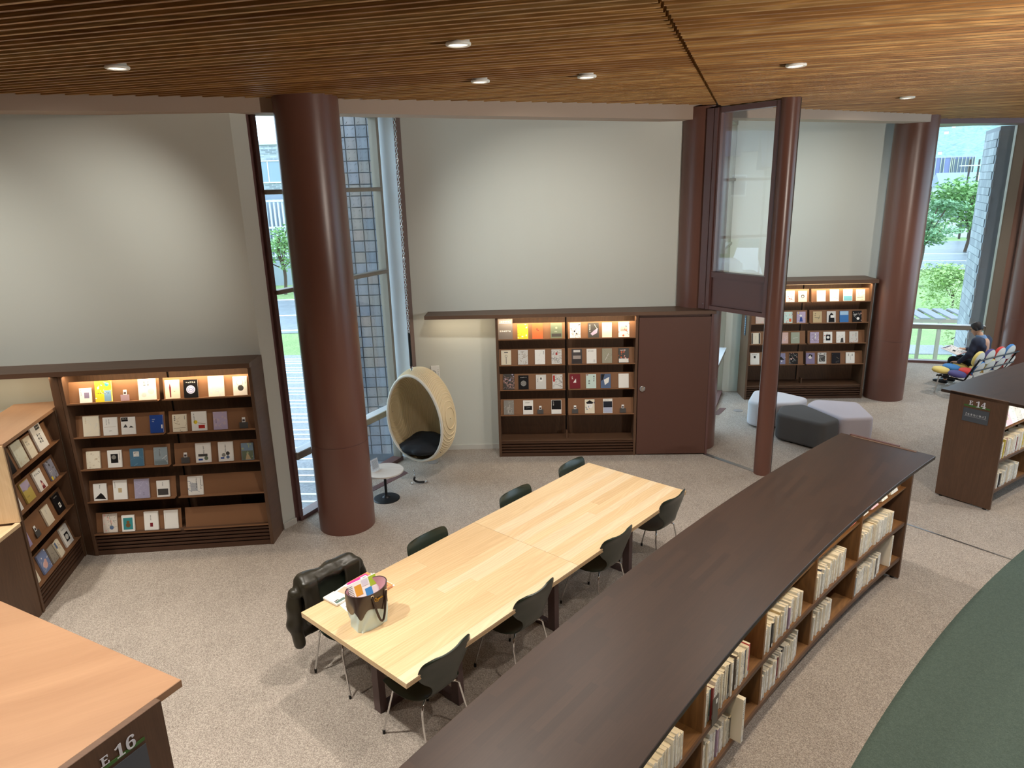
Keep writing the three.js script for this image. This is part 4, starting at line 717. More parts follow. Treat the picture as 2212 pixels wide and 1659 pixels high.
chair(0.988, 1.25, false, 'dark green shell chair, second on the front side of the table');
chair(0.992, 2.37, false, 'dark green shell chair, third on the front side of the table', -0.03);
chair(0.998, 3.33, false, 'dark green shell chair at the far end of the front side', -0.02);
chair(-0.01, 0.385, true, 'dark green shell chair with a jacket hung over its back', 0.0);
chair(0.135, 1.30, true, 'dark green shell chair, second on the window side of the table', 0.02);
chair(0.135, 2.46, true, 'dark green shell chair, third on the window side of the table');
chair(0.135, 3.39, true, 'dark green shell chair at the far end of the window side', 0.02);
// pink cushion on the seat of the first chair
{ const [x, z] = tpt(0.06, 0.385), o = thing('seat_pad', 'pale pink pad on the chair with the jacket', 'cushion', [x, 0.458, z], tTurn); part('pad', new THREE.SphereGeometry(1, 24, 12).scale(0.17, 0.018, 0.15).translate(0, 0.014, 0), flat('#d9b9bd', 0.9), o); }
// ---------------------------------------------------------------- smooth surfaces from distance fields (surface nets)
function sdfMesh(f, lo, hi, cell) {
  const n = [0, 1, 2].map(k => Math.ceil((hi[k] - lo[k]) / cell) + 1), [nx, ny, nz] = n, F = new Float32Array(nx * ny * nz); let q = 0;
  for (let k = 0; k < nz; k++) for (let j = 0; j < ny; j++) for (let i = 0; i < nx; i++) F[q++] = f(lo[0] + i * cell, lo[1] + j * cell, lo[2] + k * cell);
  const at = (i, j, k) => F[i + nx * (j + ny * k)], V = new Int32Array(nx * ny * nz).fill(-1), pos = [], idx = [];
  for (let k = 0; k + 1 < nz; k++) for (let j = 0; j + 1 < ny; j++) for (let i = 0; i + 1 < nx; i++) {
    let c = 0, sx = 0, sy = 0, sz = 0;
    const e = (a, b, d, A, B, D) => { const u = at(i + a, j + b, k + d), v = at(i + A, j + B, k + D); if ((u < 0) !== (v < 0)) { const t = u / (u - v); c++; sx += a + (A - a) * t; sy += b + (B - b) * t; sz += d + (D - d) * t; } };
    e(0, 0, 0, 1, 0, 0); e(0, 1, 0, 1, 1, 0); e(0, 0, 1, 1, 0, 1); e(0, 1, 1, 1, 1, 1); e(0, 0, 0, 0, 1, 0); e(1, 0, 0, 1, 1, 0); e(0, 0, 1, 0, 1, 1); e(1, 0, 1, 1, 1, 1); e(0, 0, 0, 0, 0, 1); e(1, 0, 0, 1, 0, 1); e(0, 1, 0, 0, 1, 1); e(1, 1, 0, 1, 1, 1);
    if (c) { V[i + nx * (j + ny * k)] = pos.length / 3; pos.push(lo[0] + (i + sx / c) * cell, lo[1] + (j + sy / c) * cell, lo[2] + (k + sz / c) * cell); }
  }
  const v = (i, j, k) => V[i + nx * (j + ny * k)], quad = (a, b, c, d, fl) => { if (a < 0 || b < 0 || c < 0 || d < 0) return; fl ? idx.push(a, b, c, a, c, d) : idx.push(a, c, b, a, d, c); };
  for (let k = 1; k + 1 < nz; k++) for (let j = 1; j + 1 < ny; j++) for (let i = 1; i + 1 < nx; i++) {
    const s = at(i, j, k) < 0;
    if (s !== at(i + 1, j, k) < 0) quad(v(i, j - 1, k - 1), v(i, j, k - 1), v(i, j, k), v(i, j - 1, k), s);
    if (s !== at(i, j + 1, k) < 0) quad(v(i - 1, j, k - 1), v(i - 1, j, k), v(i, j, k), v(i, j, k - 1), s);
    if (s !== at(i, j, k + 1) < 0) quad(v(i - 1, j - 1, k), v(i, j - 1, k), v(i, j, k), v(i - 1, j, k), s);
  }
  const g = new THREE.BufferGeometry(); g.setAttribute('position', new THREE.Float32BufferAttribute(pos, 3)); g.setIndex(idx); g.computeVertexNormals(); g.setAttribute('uv', new THREE.Float32BufferAttribute(new Float32Array(pos.length / 3 * 2), 2)); return g;
}
const smin = (a, b, k) => { const h = Math.max(k - Math.abs(a - b), 0) / k; return Math.min(a, b) - h * h * k / 4; };
const cap = (x, y, z, a, b, ra, rb) => { const px = x - a[0], py = y - a[1], pz = z - a[2], dx = b[0] - a[0], dy = b[1] - a[1], dz = b[2] - a[2]; let t = (px * dx + py * dy + pz * dz) / (dx * dx + dy * dy + dz * dz); t = t < 0 ? 0 : t > 1 ? 1 : t; return Math.hypot(px - dx * t, py - dy * t, pz - dz * t) - (ra + (rb - ra) * t); };
const ell = (x, y, z, c, r) => { const a = (x - c[0]) / r[0], b = (y - c[1]) / r[1], d = (z - c[2]) / r[2], l = Math.hypot(a, b, d); return (l - 1) * Math.min(r[0], r[1], r[2]); };
const rbox = (x, y, z, c, h, r) => { const a = Math.abs(x - c[0]) - h[0] + r, b = Math.abs(y - c[1]) - h[1] + r, d = Math.abs(z - c[2]) - h[2] + r; return Math.hypot(Math.max(a, 0), Math.max(b, 0), Math.max(d, 0)) + Math.min(Math.max(a, b, d), 0) - r; };
{ // jacket hung over the first chair (same frame as that chair)
  const [x, z] = tpt(-0.01, 0.385), o = thing('jacket', 'dark olive jacket hung over the chair back at the table corner', 'jacket', [x, 0, z], tTurn);
  const fold = (X, Y, Z) => 0.007 * Math.sin(X * 26 + Math.sin(Y * 7) * 2.6 + Z * 9) + 0.003 * Math.sin(X * 47 + Y * 19);
  const body = (X, Y, Z) => {
    const zb = -0.20 - 0.06 * (Y - 0.5);                                               // line of the chair back
    let d = rbox(X, Y, Z, [0, 0.635, zb - 0.055], [0.265, 0.20, 0.024], 0.024);             // outside of the back
    d = smin(d, rbox(X, Y, Z, [0, 0.44, zb - 0.075], [0.285, 0.13, 0.022], 0.02), 0.07);   // hanging tail
    for (const s of [-1, 1]) d = smin(d, cap(X, Y, Z, [s * 0.20, 0.81, zb - 0.01], [s * 0.275, 0.74, zb - 0.015], 0.05, 0.055), 0.05);   // shoulders
    d = smin(d, cap(X, Y, Z, [-0.2, 0.825, zb - 0.012], [0.2, 0.825, zb - 0.012], 0.042, 0.042), 0.05);
    for (const s of [-1, 1]) d = smin(d, rbox(X, Y, Z, [s * 0.195, 0.66, zb + 0.055], [0.07, 0.17, 0.018], 0.018), 0.05);   // fronts lying inside
    d = smin(d, cap(X, Y, Z, [-0.09, 0.80, zb + 0.03], [0.09, 0.80, zb + 0.03], 0.028, 0.028), 0.03);                      // collar
    return (d + fold(X, Y, Z)) * 0.8;
  };
  part('body', sdfMesh(body, [-0.42, 0.24, -0.42], [0.42, 0.93, 0.0], 0.011), M.jacket = phy({ color: '#2a261c', roughness: 0.38, sheen: 0.3 }), o);
  const sl = (s) => (X, Y, Z) => smin(cap(X, Y, Z, [s * 0.285, 0.74, -0.235], [s * 0.325, 0.50, -0.23], 0.055, 0.058), cap(X, Y, Z, [s * 0.325, 0.50, -0.23], [s * 0.31, 0.33, -0.20], 0.056, 0.04), 0.04) + fold(X * 0.7, Y * 1.4, Z);
  for (const s of [-1, 1]) part('sleeve', sdfMesh(sl(s), [s * 0.32 - 0.12, 0.24, -0.36], [s * 0.32 + 0.12, 0.84, -0.1], 0.011), M.jacket, o);
  part('hem_piping', tube([[-0.27, 0.315, -0.30], [-0.285, 0.40, -0.315], [-0.28, 0.50, -0.32]], 0.004, 6), flat('#c9c7bd', 0.6), o);
}
// ---------------------------------------------------------------- things on the table
const onTable = (w, l, name, label, cat, turn = 0, y = 0.7355) => { const [x, z] = tpt(w, l); return thing(name, label, cat, [x, y, z], tTurn + turn); };
{ // tote bag
  const o = onTable(0.495, 0.245, 'tote_bag', 'pale mint tote bag with dark brown dripping top on the table', 'bag', R(-4));
  const NA = 64, NV = 18, ht = 0.28, ring = (v, off = 0) => Array.from({ length: NA }, (_, k) => {
    const t = k / NA * Math.PI * 2, c = Math.cos(t), s = Math.sin(t), n = 2 / (4.6 - 2.4 * v), a = 0.118 + 0.036 * v + off, b = 0.078 + 0.02 * v + off;
    const w = 0.006 * Math.sin(t * 5 + v * 3) * v * (1 - v) * 4 + 0.004 * Math.sin(t * 9 + v * 14) * (1 - v);
    return [Math.sign(c) * Math.pow(Math.abs(c), n) * (a + w), v * ht + 0.018 * v * c * c, Math.sign(s) * Math.pow(Math.abs(s), n) * (b + w)]; });
  const skin = (rows) => { const pos = [], idx = [], n = rows.length; rows.forEach(r => r.forEach(p => pos.push(...p))); for (let i = 0; i + 1 < n; i++) for (let k = 0; k < NA; k++) { const a = i * NA + k, b = i * NA + (k + 1) % NA; idx.push(a, a + NA, b, b, a + NA, b + NA); } const g = new THREE.BufferGeometry(); g.setAttribute('position', new THREE.Float32BufferAttribute(pos, 3)); g.setIndex(idx); g.computeVertexNormals(); g.setAttribute('uv', new THREE.Float32BufferAttribute(new Float32Array(pos.length / 3 * 2), 2)); return g; };
  const rows = []; for (let i = 0; i <= NV; i++) rows.push(ring(i / NV)); const inn = []; for (let i = NV; i >= 2; i--) inn.push(ring(i / NV, -0.006));
  part('body', skin(rows), flat('#d6eae8', 0.45), o);
  const flo = prism(ring(0).map(p => [p[0], p[2]]).filter((_, i) => i % 2 == 0), 0.0, 0.004); part('bottom', flo, flat('#d6eae8', 0.5), o);
  part('lining', skin(inn), flat('#d9a5b0', 0.6), o);
  const drip = []; for (let i = 0; i <= 8; i++) { const base = ring(1, 0.0025); drip.push(base.map((_, k) => { const t = k / NA * Math.PI * 2, lowv = 0.50 - 0.10 * Math.sin(t * 6 + 0.6) + 0.03 * Math.sin(t * 2), v = lowv + (1 - lowv) * i / 8; return ring(v, 0.003)[k]; })); }
  part('brown_drip', skin(drip), phy({ color: '#3a2a25', roughness: 0.35, clearcoat: 0.3 }), o);
  part('rim', tube(ring(1.0).filter((_, i) => i % 4 == 0), 0.003, 6, 60, true), flat('#4a3338', 0.5), o);
  const strap = (zs, drop) => { const c = []; for (let i = 0; i <= 16; i++) { const t = i / 16, x = -0.02 + 0.115 * t, y = 0.262 - Math.sin(Math.PI * t) * drop; c.push([x, y, zs * (0.101 + 0.012 * Math.sin(Math.PI * t))]); } const g = tube(c, 0.008, 6, 40); return g; };
  part('handle', strap(1, 0.21), M.strap = flat('#33231f', 0.45), o); part('handle', strap(-1, 0.22), M.strap, o);
  for (const sx of [-1, 1]) part('buckle', box(0.02, 0.016, 0.004, 0.0375 + sx * 0.0575, 0.265, 0.1), M.chrome, o);
  // gold script lettering on the drip
  const S = (pts) => tube(pts.map(([x, y]) => [0.006 + x * 0.0088, 0.225 + y * 0.0088, 0.1005 - Math.max(0, x - 4) * 0.0015]), 0.0017, 5, 40);
  part('lettering', [S([[-1.2, -1], [0, -0.8], [1, 0.4], [0.6, 1.8], [-0.4, 1.6], [-0.8, 0.2], [0, -1], [1.4, -1.2]]), S([[1.4, 1], [1.7, -0.2], [2.3, 0], [2.6, 1], [2.4, -1.2], [1.6, -2], [1.8, -1.2], [3, 0]]), S([[3, 0], [3.8, 0.6], [3.5, 1], [3.2, 0.2], [3.8, -0.3], [4.4, 0.2]]), S([[4.4, 0.9], [4.5, -0.2], [4.7, 0.7], [5.1, 0.8], [5.2, -0.2], [5.7, 0.1]]), S([[6.5, 0.9], [5.9, 0.8], [6.1, -0.2], [6.6, 0.3], [6.7, 0.8], [6.7, -0.1], [7.2, 0.1]])], std({ color: '#e3b23c', roughness: 0.35, metalness: 0.6 }), o);
}
{ // magazine standing in the bag: plain coloured squares
  const o = onTable(0.475, 0.25, 'magazine', 'white magazine with coloured squares sticking out of the bag', 'magazine', R(-4), 0.86); o.rotation.x = -0.35;
  part('sheets', box(0.23, 0.21, 0.008, 0.01, 0.09, 0.0), M.paper, o); const sq = (x, y, w, h, c) => part('picture', box(w, h, 0.001, x, y, 0.0048), flat(c, 0.4), o);
  sq(-0.03, 0.13, 0.055, 0.075, '#e0a43c'); sq(0.095, 0.155, 0.06, 0.07, '#a9c43a'); sq(0.045, 0.09, 0.055, 0.06, '#3f8fd0'); sq(0.03, 0.165, 0.05, 0.045, '#d9d6e0'); sq(0.1, 0.085, 0.05, 0.055, '#e6e6e8');
  part('print', Array.from({ length: 7 }, (_, i) => box(0.05, 0.003, 0.001, -0.095, 0.175 - i * 0.012, 0.0048)), M.cardD, o);
}
{ // folder stack, sheets, calculator
  const p = onTable(0.115, 0.605, 'printed_sheet', 'white printed sheet lying lowest in the pile on the table', 'paper', R(2)); part('sheet', box(0.12, 0.002, 0.29, 0, 0.001, 0), M.paper, p); part('print', Array.from({ length: 12 }, (_, i) => box(0.006, 0.0006, 0.016, 0.045, 0.0023, -0.12 + i * 0.021)), M.cardD, p, 'stuff');
  const b = onTable(0.115, 0.545, 'book', 'orange covered book lying under the pink folder', 'book', R(3), 0.738); part('cover', [box(0.19, 0.003, 0.31, 0, 0.0165, 0), box(0.19, 0.003, 0.31, 0, 0.0015, 0)], flat('#ee9a62', 0.45), b); part('pages', box(0.18, 0.012, 0.3, 0, 0.009, 0), M.page, b);
  const f = onTable(0.11, 0.515, 'folder', 'pink folder with white label beside the bag', 'folder', R(2), 0.7565); part('board', box(0.185, 0.005, 0.27, 0, 0.0025, 0), flat('#d63f8e', 0.4), f); part('label', box(0.055, 0.001, 0.06, 0.05, 0.0056, -0.085), M.paper, f); part('label_print', box(0.03, 0.0006, 0.03, 0.05, 0.0063, -0.085), M.cardD, f);
  const n = onTable(0.2, 0.275, 'note_slip', 'white printed slip partly under the calculator', 'paper', R(-8)); part('sheet', box(0.09, 0.0012, 0.17, 0, 0.0006, 0), M.paper, n); part('print', Array.from({ length: 5 }, (_, i) => box(0.05, 0.0006, 0.006, 0, 0.0014, 0.0 + i * 0.016)), M.cardD, n, 'stuff');
  const e = onTable(0.03, 0.40, 'printed_sheet', 'small printed sheet between calculator and pink folder', 'paper', R(10)); part('sheet', box(0.16, 0.0012, 0.2, 0, 0.0006, 0.02), M.paper, e); part('picture', box(0.08, 0.0006, 0.09, -0.02, 0.0014, -0.02), flat('#d9b39a', 0.6), e);
  const c = onTable(0.065, 0.256, 'calculator', 'white desk calculator beside the bag', 'calculator', R(184)); c.position.y += 0.002;
  part('case', box(0.105, 0.018, 0.165, 0, 0.010, 0, { r: 0.004 }), flat('#e9e6dc', 0.5), c); part('screen', box(0.085, 0.002, 0.026, 0, 0.0195, -0.06), flat('#5f7268', 0.25), c); part('panel', box(0.04, 0.001, 0.008, 0.02, 0.0195, -0.038), M.black, c);
  for (let i = 0; i < 5; i++) for (let j = 0; j < 6; j++) part('key', box(0.0145, 0.006, 0.013, -0.038 + i * 0.019, 0.021, -0.022 + j * 0.0175, { r: 0.002 }), M.paper, c);
}
// ---------------------------------------------------------------- round side table and its card
{
  const o = thing('side_table', 'small round side table with pale top and black foot beside the thick column', 'side table', [-1.60, 0, -7.90]);
  part('table_top', [cyl(0.235, 0.235, 0.016, 0, 0.372, 0, 64)].map(g => muv(g)), std({ map: wood([188, 178, 168], [214, 206, 198], 0.2, 0.5, 256, 256, 1, 3), roughness: 0.4 }), o);
  part('stem', lathe([[0.0, 0.36], [0.017, 0.36], [0.016, 0.1], [0.02, 0.045], [0.05, 0.025], [0.05, 0.02]], 24), M.blackMetal, o);
  part('foot', lathe([[0, 0.026], [0.05, 0.024], [0.15, 0.014], [0.165, 0.006], [0.165, 0]], 48), M.blackMetal, o);
  const c = thing('card_stand', 'clear acrylic stand with printed card on the round side table', 'card stand', [-1.70, 0.3805, -7.90], R(58)); c.rotation.x = -0.2;
  part('stand', [box(0.13, 0.15, 0.003, 0, 0.075, 0), box(0.13, 0.003, 0.05, 0, 0.0025, 0.024)], phy({ color: '#ffffff', roughness: 0.02, transmission: 0.9, thickness: 0 }), c);
  part('card', box(0.12, 0.135, 0.001, 0, 0.078, 0.003), flat('#b9bfc6', 0.6), c); part('print', Array.from({ length: 8 }, (_, i) => box(0.09, 0.004, 0.0006, 0, 0.125 - i * 0.013, 0.0038)), flat('#5c6670', 0.6), c);
}
// ---------------------------------------------------------------- hanging rattan egg chair
{
  const face = Math.atan2(-0.40, 0.92), o = thing('hanging_egg_chair', 'rattan egg chair hanging from a long chain', 'hanging chair', [-1.255, 0, -8.40], face);
  const cy = 0.87, Ry = 0.64, Rx = 0.43, Rz = 0.40, zc = -0.15, zp = 0.02;
  const egg = (x, y, z) => [x * (1 - 0.11 * (y - cy) / Ry), y, z + 0.05 * (y - cy) / Ry];                      // narrower above, rim leaning
  const cane = std({ map: wood([222, 200, 160], [240, 226, 194], 0.1, 0.5, 128, 128, 2, 2), roughness: 0.5 });
  const span = (s) => { const q = (zp - zc) / (Rz * s); return q >= 1 ? [-Math.PI / 2, Math.PI * 1.5] : [-Math.asin(q), Math.PI + Math.asin(q)]; };
  const pt = (u, t, k = 1) => { const s = Math.sqrt(1 - u * u); const q = Math.sin(t); return egg(Rx * u * k, cy + Ry * s * k * Math.cos(t), zc - (q > 0 ? Rz * Math.pow(s, 0.7) * Math.pow(q, 0.72) : Rz * s * q) * k); };
  const canes = [], NCN = 52; for (let i = 0; i <= NCN; i++) { const u = -0.975 + 1.95 * i / NCN, [t0, t1] = span(Math.sqrt(1 - u * u)), pts = []; for (let k = 0; k <= 24; k++) pts.push(pt(u, t0 + (t1 - t0) * k / 24)); canes.push(tube(pts, 0.0075, 6, 32)); }
  part('cane_weave', canes, cane, o, 'stuff');
  const sp = [], si = [], NU = 40, NV2 = 30; for (let i = 0; i <= NU; i++) { const u = -0.99995 + 1.9999 * i / NU, [t0, t1] = span(Math.sqrt(1 - u * u)); for (let k = 0; k <= NV2; k++) sp.push(...pt(u, t0 + (t1 - t0) * k / NV2, 1.002)); } for (let i = 0; i < NU; i++) for (let k = 0; k < NV2; k++) { const a = i * (NV2 + 1) + k; si.push(a, a + 1, a + NV2 + 1, a + 1, a + NV2 + 2, a + NV2 + 1); }
  const sgm = new THREE.BufferGeometry(); sgm.setAttribute('position', new THREE.Float32BufferAttribute(sp, 3)); sgm.setIndex(si); sgm.computeVertexNormals(); sgm.setAttribute('uv', new THREE.Float32BufferAttribute(new Float32Array(sp.length / 3 * 2), 2));
  part('woven_shell', sgm, std({ color: '#dcc8a0', roughness: 0.7, side: THREE.DoubleSide }), o);
  const kr = Math.sqrt(1 - ((zp - zc) / Rz) ** 2), rp = []; for (let k = 0; k < 40; k++) { const a = k / 40 * Math.PI * 2; rp.push(egg(Rx * kr * 1.01 * Math.sin(a), cy + Ry * kr * 1.01 * Math.cos(a), zp)); }
  part('rim', tube(rp, 0.018, 10, 120, true), std({ color: '#e3dccd', roughness: 0.45 }), o);
  const cush = part('cushion', sdfMesh((x, y, z) => smin(ell(x, y, z, [0, 0.44, -0.14], [0.31, 0.085, 0.25]), ell(x, y, z, [0.02, 0.50, -0.30], [0.22, 0.09, 0.10]), 0.1) + 0.006 * Math.sin(x * 23 + z * 31) * Math.sin(z * 17 - x * 9), [-0.36, 0.3, -0.45], [0.36, 0.64, 0.2], 0.014), flat('#0e1118', 0.85), o);
  // chain above, sleeve, tether below
  const link = new THREE.TorusGeometry(0.011, 0.0034, 6, 12).scale(1, 1.75, 1), cz = 0.0, ch = []; let y = 1.98; for (let i = 0; y < 4.60; i++, y += 0.0315) ch.push(link.clone().rotateY(i % 2 ? 0.8 : -0.8).translate(0, y, cz));
  part('chain', ch, M.chrome, o, 'stuff');
  part('chain_sleeve', tube([[0, 1.56, cz], [0.003, 1.68, cz], [-0.002, 1.84, cz], [0, 1.985, cz]], 0.015, 8, 20), M.rubber, o);
  part('hook', [new THREE.TorusGeometry(0.018, 0.005, 8, 18).translate(0, 1.545, cz), cyl(0.012, 0.008, 0.03, 0, 1.525, cz, 12)], M.chrome, o);
  const tch = []; for (let i = 0; i < 4; i++) tch.push(link.clone().rotateY(i % 2 ? 0.8 : -0.8).translate(0, 0.21 - i * 0.0315, 0.10)); part('tether_chain', tch, M.chrome, o, 'stuff');
  part('tether', tube([[0, 0.105, 0.10], [-0.01, 0.06, 0.10], [0.03, 0.03, 0.08], [0.1, 0.02, 0.03]], 0.014, 8, 24), M.rubber, o);
  part('tether_end', [new THREE.SphereGeometry(0.018, 12, 8).translate(0.125, 0.02, 0.015), new THREE.SphereGeometry(0.014, 12, 8).translate(-0.03, 0.016, 0.12)], M.chrome, o);
}
// ---------------------------------------------------------------- three angular poufs
function pouf(pts, y, tone, label) {
  const cx = pts.reduce((a, p) => a + p[0], 0) / pts.length, cz = pts.reduce((a, p) => a + p[1], 0) / pts.length, o = thing('pouf', label, 'pouf', [cx, 0, cz], 0, 'angular poufs');
  const q = pts.map(p => [p[0] - cx, p[1] - cz]), sh = new THREE.Shape(), n = q.length, rad = 0.10;
  q.forEach((p, i) => { const a = q[(i + n - 1) % n], b = q[(i + 1) % n], la = Math.hypot(a[0] - p[0], a[1] - p[1]), lb = Math.hypot(b[0] - p[0], b[1] - p[1]); const s = [p[0] + (a[0] - p[0]) / la * rad, p[1] + (a[1] - p[1]) / la * rad], e = [p[0] + (b[0] - p[0]) / lb * rad, p[1] + (b[1] - p[1]) / lb * rad]; i ? sh.lineTo(s[0], -s[1]) : sh.moveTo(s[0], -s[1]); sh.quadraticCurveTo(p[0], -p[1], e[0], -e[1]); });
  const g = new THREE.ExtrudeGeometry(sh, { depth: y - 0.11, bevelEnabled: true, bevelThickness: 0.045, bevelSize: 0.045, bevelOffset: -0.045, bevelSegments: 5, curveSegments: 6 }); g.rotateX(-Math.PI / 2); g.translate(0, 0.045 + 0.02, 0);
  part('cushion_block', toCreasedNormals(g, 0.7), tone, o); part('foot', [cyl(0.03, 0.03, 0.03, -0.2, 0.015, 0.1), cyl(0.03, 0.03, 0.03, 0.2, 0.015, 0.1), cyl(0.03, 0.03, 0.03, 0, 0.015, -0.2)], M.rubber, o);
}
const fab = (c) => std({ color: c, roughness: 0.95, bumpMap: carpetB, bumpScale: 0.0006 });
pouf([[3.84, -9.56], [4.30, -9.02], [4.64, -9.22], [4.42, -9.98], [4.06, -9.94]], 0.41, fab('#4b4a4a'), 'charcoal grey pouf in front of the two pale poufs');
pouf([[3.64, -10.2], [3.94, -10.78], [4.30, -10.66], [4.62, -10.25], [4.36, -10.02], [3.78, -10.02]], 0.41, fab('#c6c6cc'), 'white pouf behind the slim column');
pouf([[4.45, -9.97], [4.68, -10.20], [5.26, -10.0], [5.14, -9.26], [4.68, -9.24]], 0.41, fab('#b4aeb6'), 'pale lilac grey pouf right of the charcoal one');
// ---------------------------------------------------------------- outside: tiled wall beside the slit window
{
  const o = thing('tiled_wall', 'outer wall clad with square embossed tiles behind the slit window', 'wall', [-2.78, 0, -9.86]);
  part('wall_core', box(1.24, 5.4, 0.28, 0.62, 2.3, -0.15), flat('#666b74', 0.9), o);
  const P = 0.152, tile = mergeGeometries([new THREE.BoxGeometry(0.137, 0.137, 0.02), ...[[1, 1], [-1, 1], [1, -1], [-1, -1]].map(([a, b]) => new THREE.BoxGeometry(0.036, 0.007, 0.008).rotateZ(a * b * Math.PI / 4).translate(a * 0.04, b * 0.04, 0.011))].map(keep));
  const tones = ['#7f828a', '#888a94', '#928a86', '#998b86', '#7b7f89', '#8b8d96', '#8f8a8c'].map(c => flat(c, 0.55)); seed = 55;
  for (let i = 0; i < 8; i++) for (let j = 0; j < 32; j++) { const m = part('tile', tile, pick(tones), o); m.position.set(0.09 + i * P, -0.1 + j * P, 0.0); }
}
{ // outer pier of grooved blocks right of the big window
  const o = thing('block_pier', 'outer pier of pale blocks right of the big window', 'wall', [9.38, 0, -13.84]);
  o.rotation.y = R(64); part('core', box(1.75, 7.4, 0.3, 0.9, 0.85, 0.15), flat('#7b8088', 0.9), o);
  const g = new THREE.BoxGeometry(0.292, 0.142, 0.03), tones = ['#8f959d', '#9aa0a8', '#868c95'].map(c => flat(c, 0.8)); seed = 66;
  for (let i = 0; i < 5; i++) for (let j = 0; j < 41; j++) { const m = part('block', g, pick(tones), o); m.position.set(0.16 + i * 0.3 + (j % 2) * 0.15, -1.6 + j * 0.15, 0.0); }
}
// ---------------------------------------------------------------- ground, road, planting
const leafMat = (c) => std({ color: c, roughness: 0.9, side: THREE.DoubleSide });
const LEAF = ['#86ad6c', '#9dbb74', '#7ba079', '#a9c083', '#93b389'].map(leafMat), BARK = flat('#5b4c42', 0.95);
const grass = std({ map: tex(256, 256, (u, v) => mixc([108, 134, 84], [156, 178, 118], vn(u * 90, v * 90, 90, 90, 31) * 0.7 + vn(u * 6, v * 6, 6, 6, 32) * 0.3), true, 0.4, 0.4), roughness: 1 });
const asphalt = std({ map: tex(256, 256, (u, v) => mixc([112, 118, 126], [142, 148, 156], vn(u * 120, v * 120, 120, 120, 33) * 0.6 + vn(u * 3, v * 24, 3, 24, 34) * 0.4), true, 0.1, 0.1), roughness: 0.35 });
const paving = std({ map: tex(256, 256, (u, v) => mixc([128, 132, 138], [156, 160, 166], vn(u * 100, v * 100, 100, 100, 35)), true, 0.5, 0.5), roughness: 0.9 });
struct('lawn_east', prism([[4, -12.6], [160, -12.6], [200, -160], [4, -160]], -3.3, -3.0), grass, 'lawn seen through the big window');
struct('lawn_west', prism([[-80, -7.2], [2.6, -9.9], [3.4, -160], [-120, -160]], -0.8, -0.42), grass, 'lawn seen through the slit window');
struct('path', prism([[8, -29.6], [40, -24.0], [40, -22.4], [8, -28.0]].map(([x, z]) => [x, z + 0.6]), -3.02, -2.97), paving, 'pale path across the lawn');
struct('road', prism([[10, -57], [90, -34], [110, -62], [14, -78]], -3.02, -2.96), asphalt, 'wet grey road beyond the hedge');
seed = 70; for (let i = 0; i < 5; i++) { const x = 27 + i * 3.4, z = -52 - (i % 3) * 5; struct('road_marking_' + (i + 1), prism([[x, z], [x + 7, z + 1.8], [x + 7, z + 2.05], [x, z + 0.25]], -2.96, -2.955), M.paper, 'white road marking on the wet road'); }
struct('terrace', prism([[-7.5, -7.35], [-2.4, -7.7], [-1.7, -9.8], [-2.6, -17.2], [-9.0, -17.2]], -0.43, -0.30), paving, 'grey paved terrace outside the slit window');
{ const o = structGroup('terrace_lines', 'pale stone lines set into the terrace'); for (let i = 0; i < 30; i++) part('line', box(5.4, 0.01, 0.05, -4.6, -0.296, -8.4 - i * 0.29 + (i % 3) * 0.06, { ry: -0.07 }), M.paper, o); }
struct('street_west', prism([[-60, -20.6], [3, -20.6], [3, -27.5], [-60, -27.5]], -0.43, -0.40), asphalt, 'street seen through the slit window');
for (const [i, z] of [[1, -20.9], [2, -23.6], [3, -27.2]]) struct('street_line_' + i, prism([[-30, z], [2, z], [2, z - 0.18], [-30, z - 0.18]], -0.40, -0.395), M.paper, 'white line on the street');
function leaves(n, fn, size, flat2 = 0.6) {
  const pos = new Float32Array(n * 9), nor = new Float32Array(n * 9);
  const a = new THREE.Vector3(), e = new THREE.Euler();
  for (let i = 0; i < n; i++) { const [x, y, z] = fn(), s = size * rr(0.6, 1.3); e.set(rr(-1, 1) * flat2, rr(0, 6.3), rr(-1, 1) * flat2); for (let k = 0; k < 3; k++) { const t = k * 2.094; a.set(Math.cos(t) * s, 0, Math.sin(t) * s * 0.7).applyEuler(e); pos.set([x + a.x, y + a.y, z + a.z], i * 9 + k * 3); } a.set(0, 1, 0).applyEuler(e); for (let k = 0; k < 3; k++) nor.set([a.x, a.y, a.z], i * 9 + k * 3); }
  const g = new THREE.BufferGeometry(); g.setAttribute('position', new THREE.BufferAttribute(pos, 3)); g.setAttribute('normal', new THREE.BufferAttribute(nor, 3)); g.setAttribute('uv', new THREE.BufferAttribute(new Float32Array(n * 6), 2)); g.computeVertexNormals(); return g;
}
function inClumps(cl) { return () => { const c = pick(cl), t = rnd() * 6.283, p = Math.acos(rr(-1, 1)), r = Math.pow(rnd(), 0.4); return [c[0] + c[3] * r * Math.sin(p) * Math.cos(t), c[1] + c[4] * r * Math.cos(p), c[2] + c[3] * r * Math.sin(p) * Math.sin(t)]; }; }
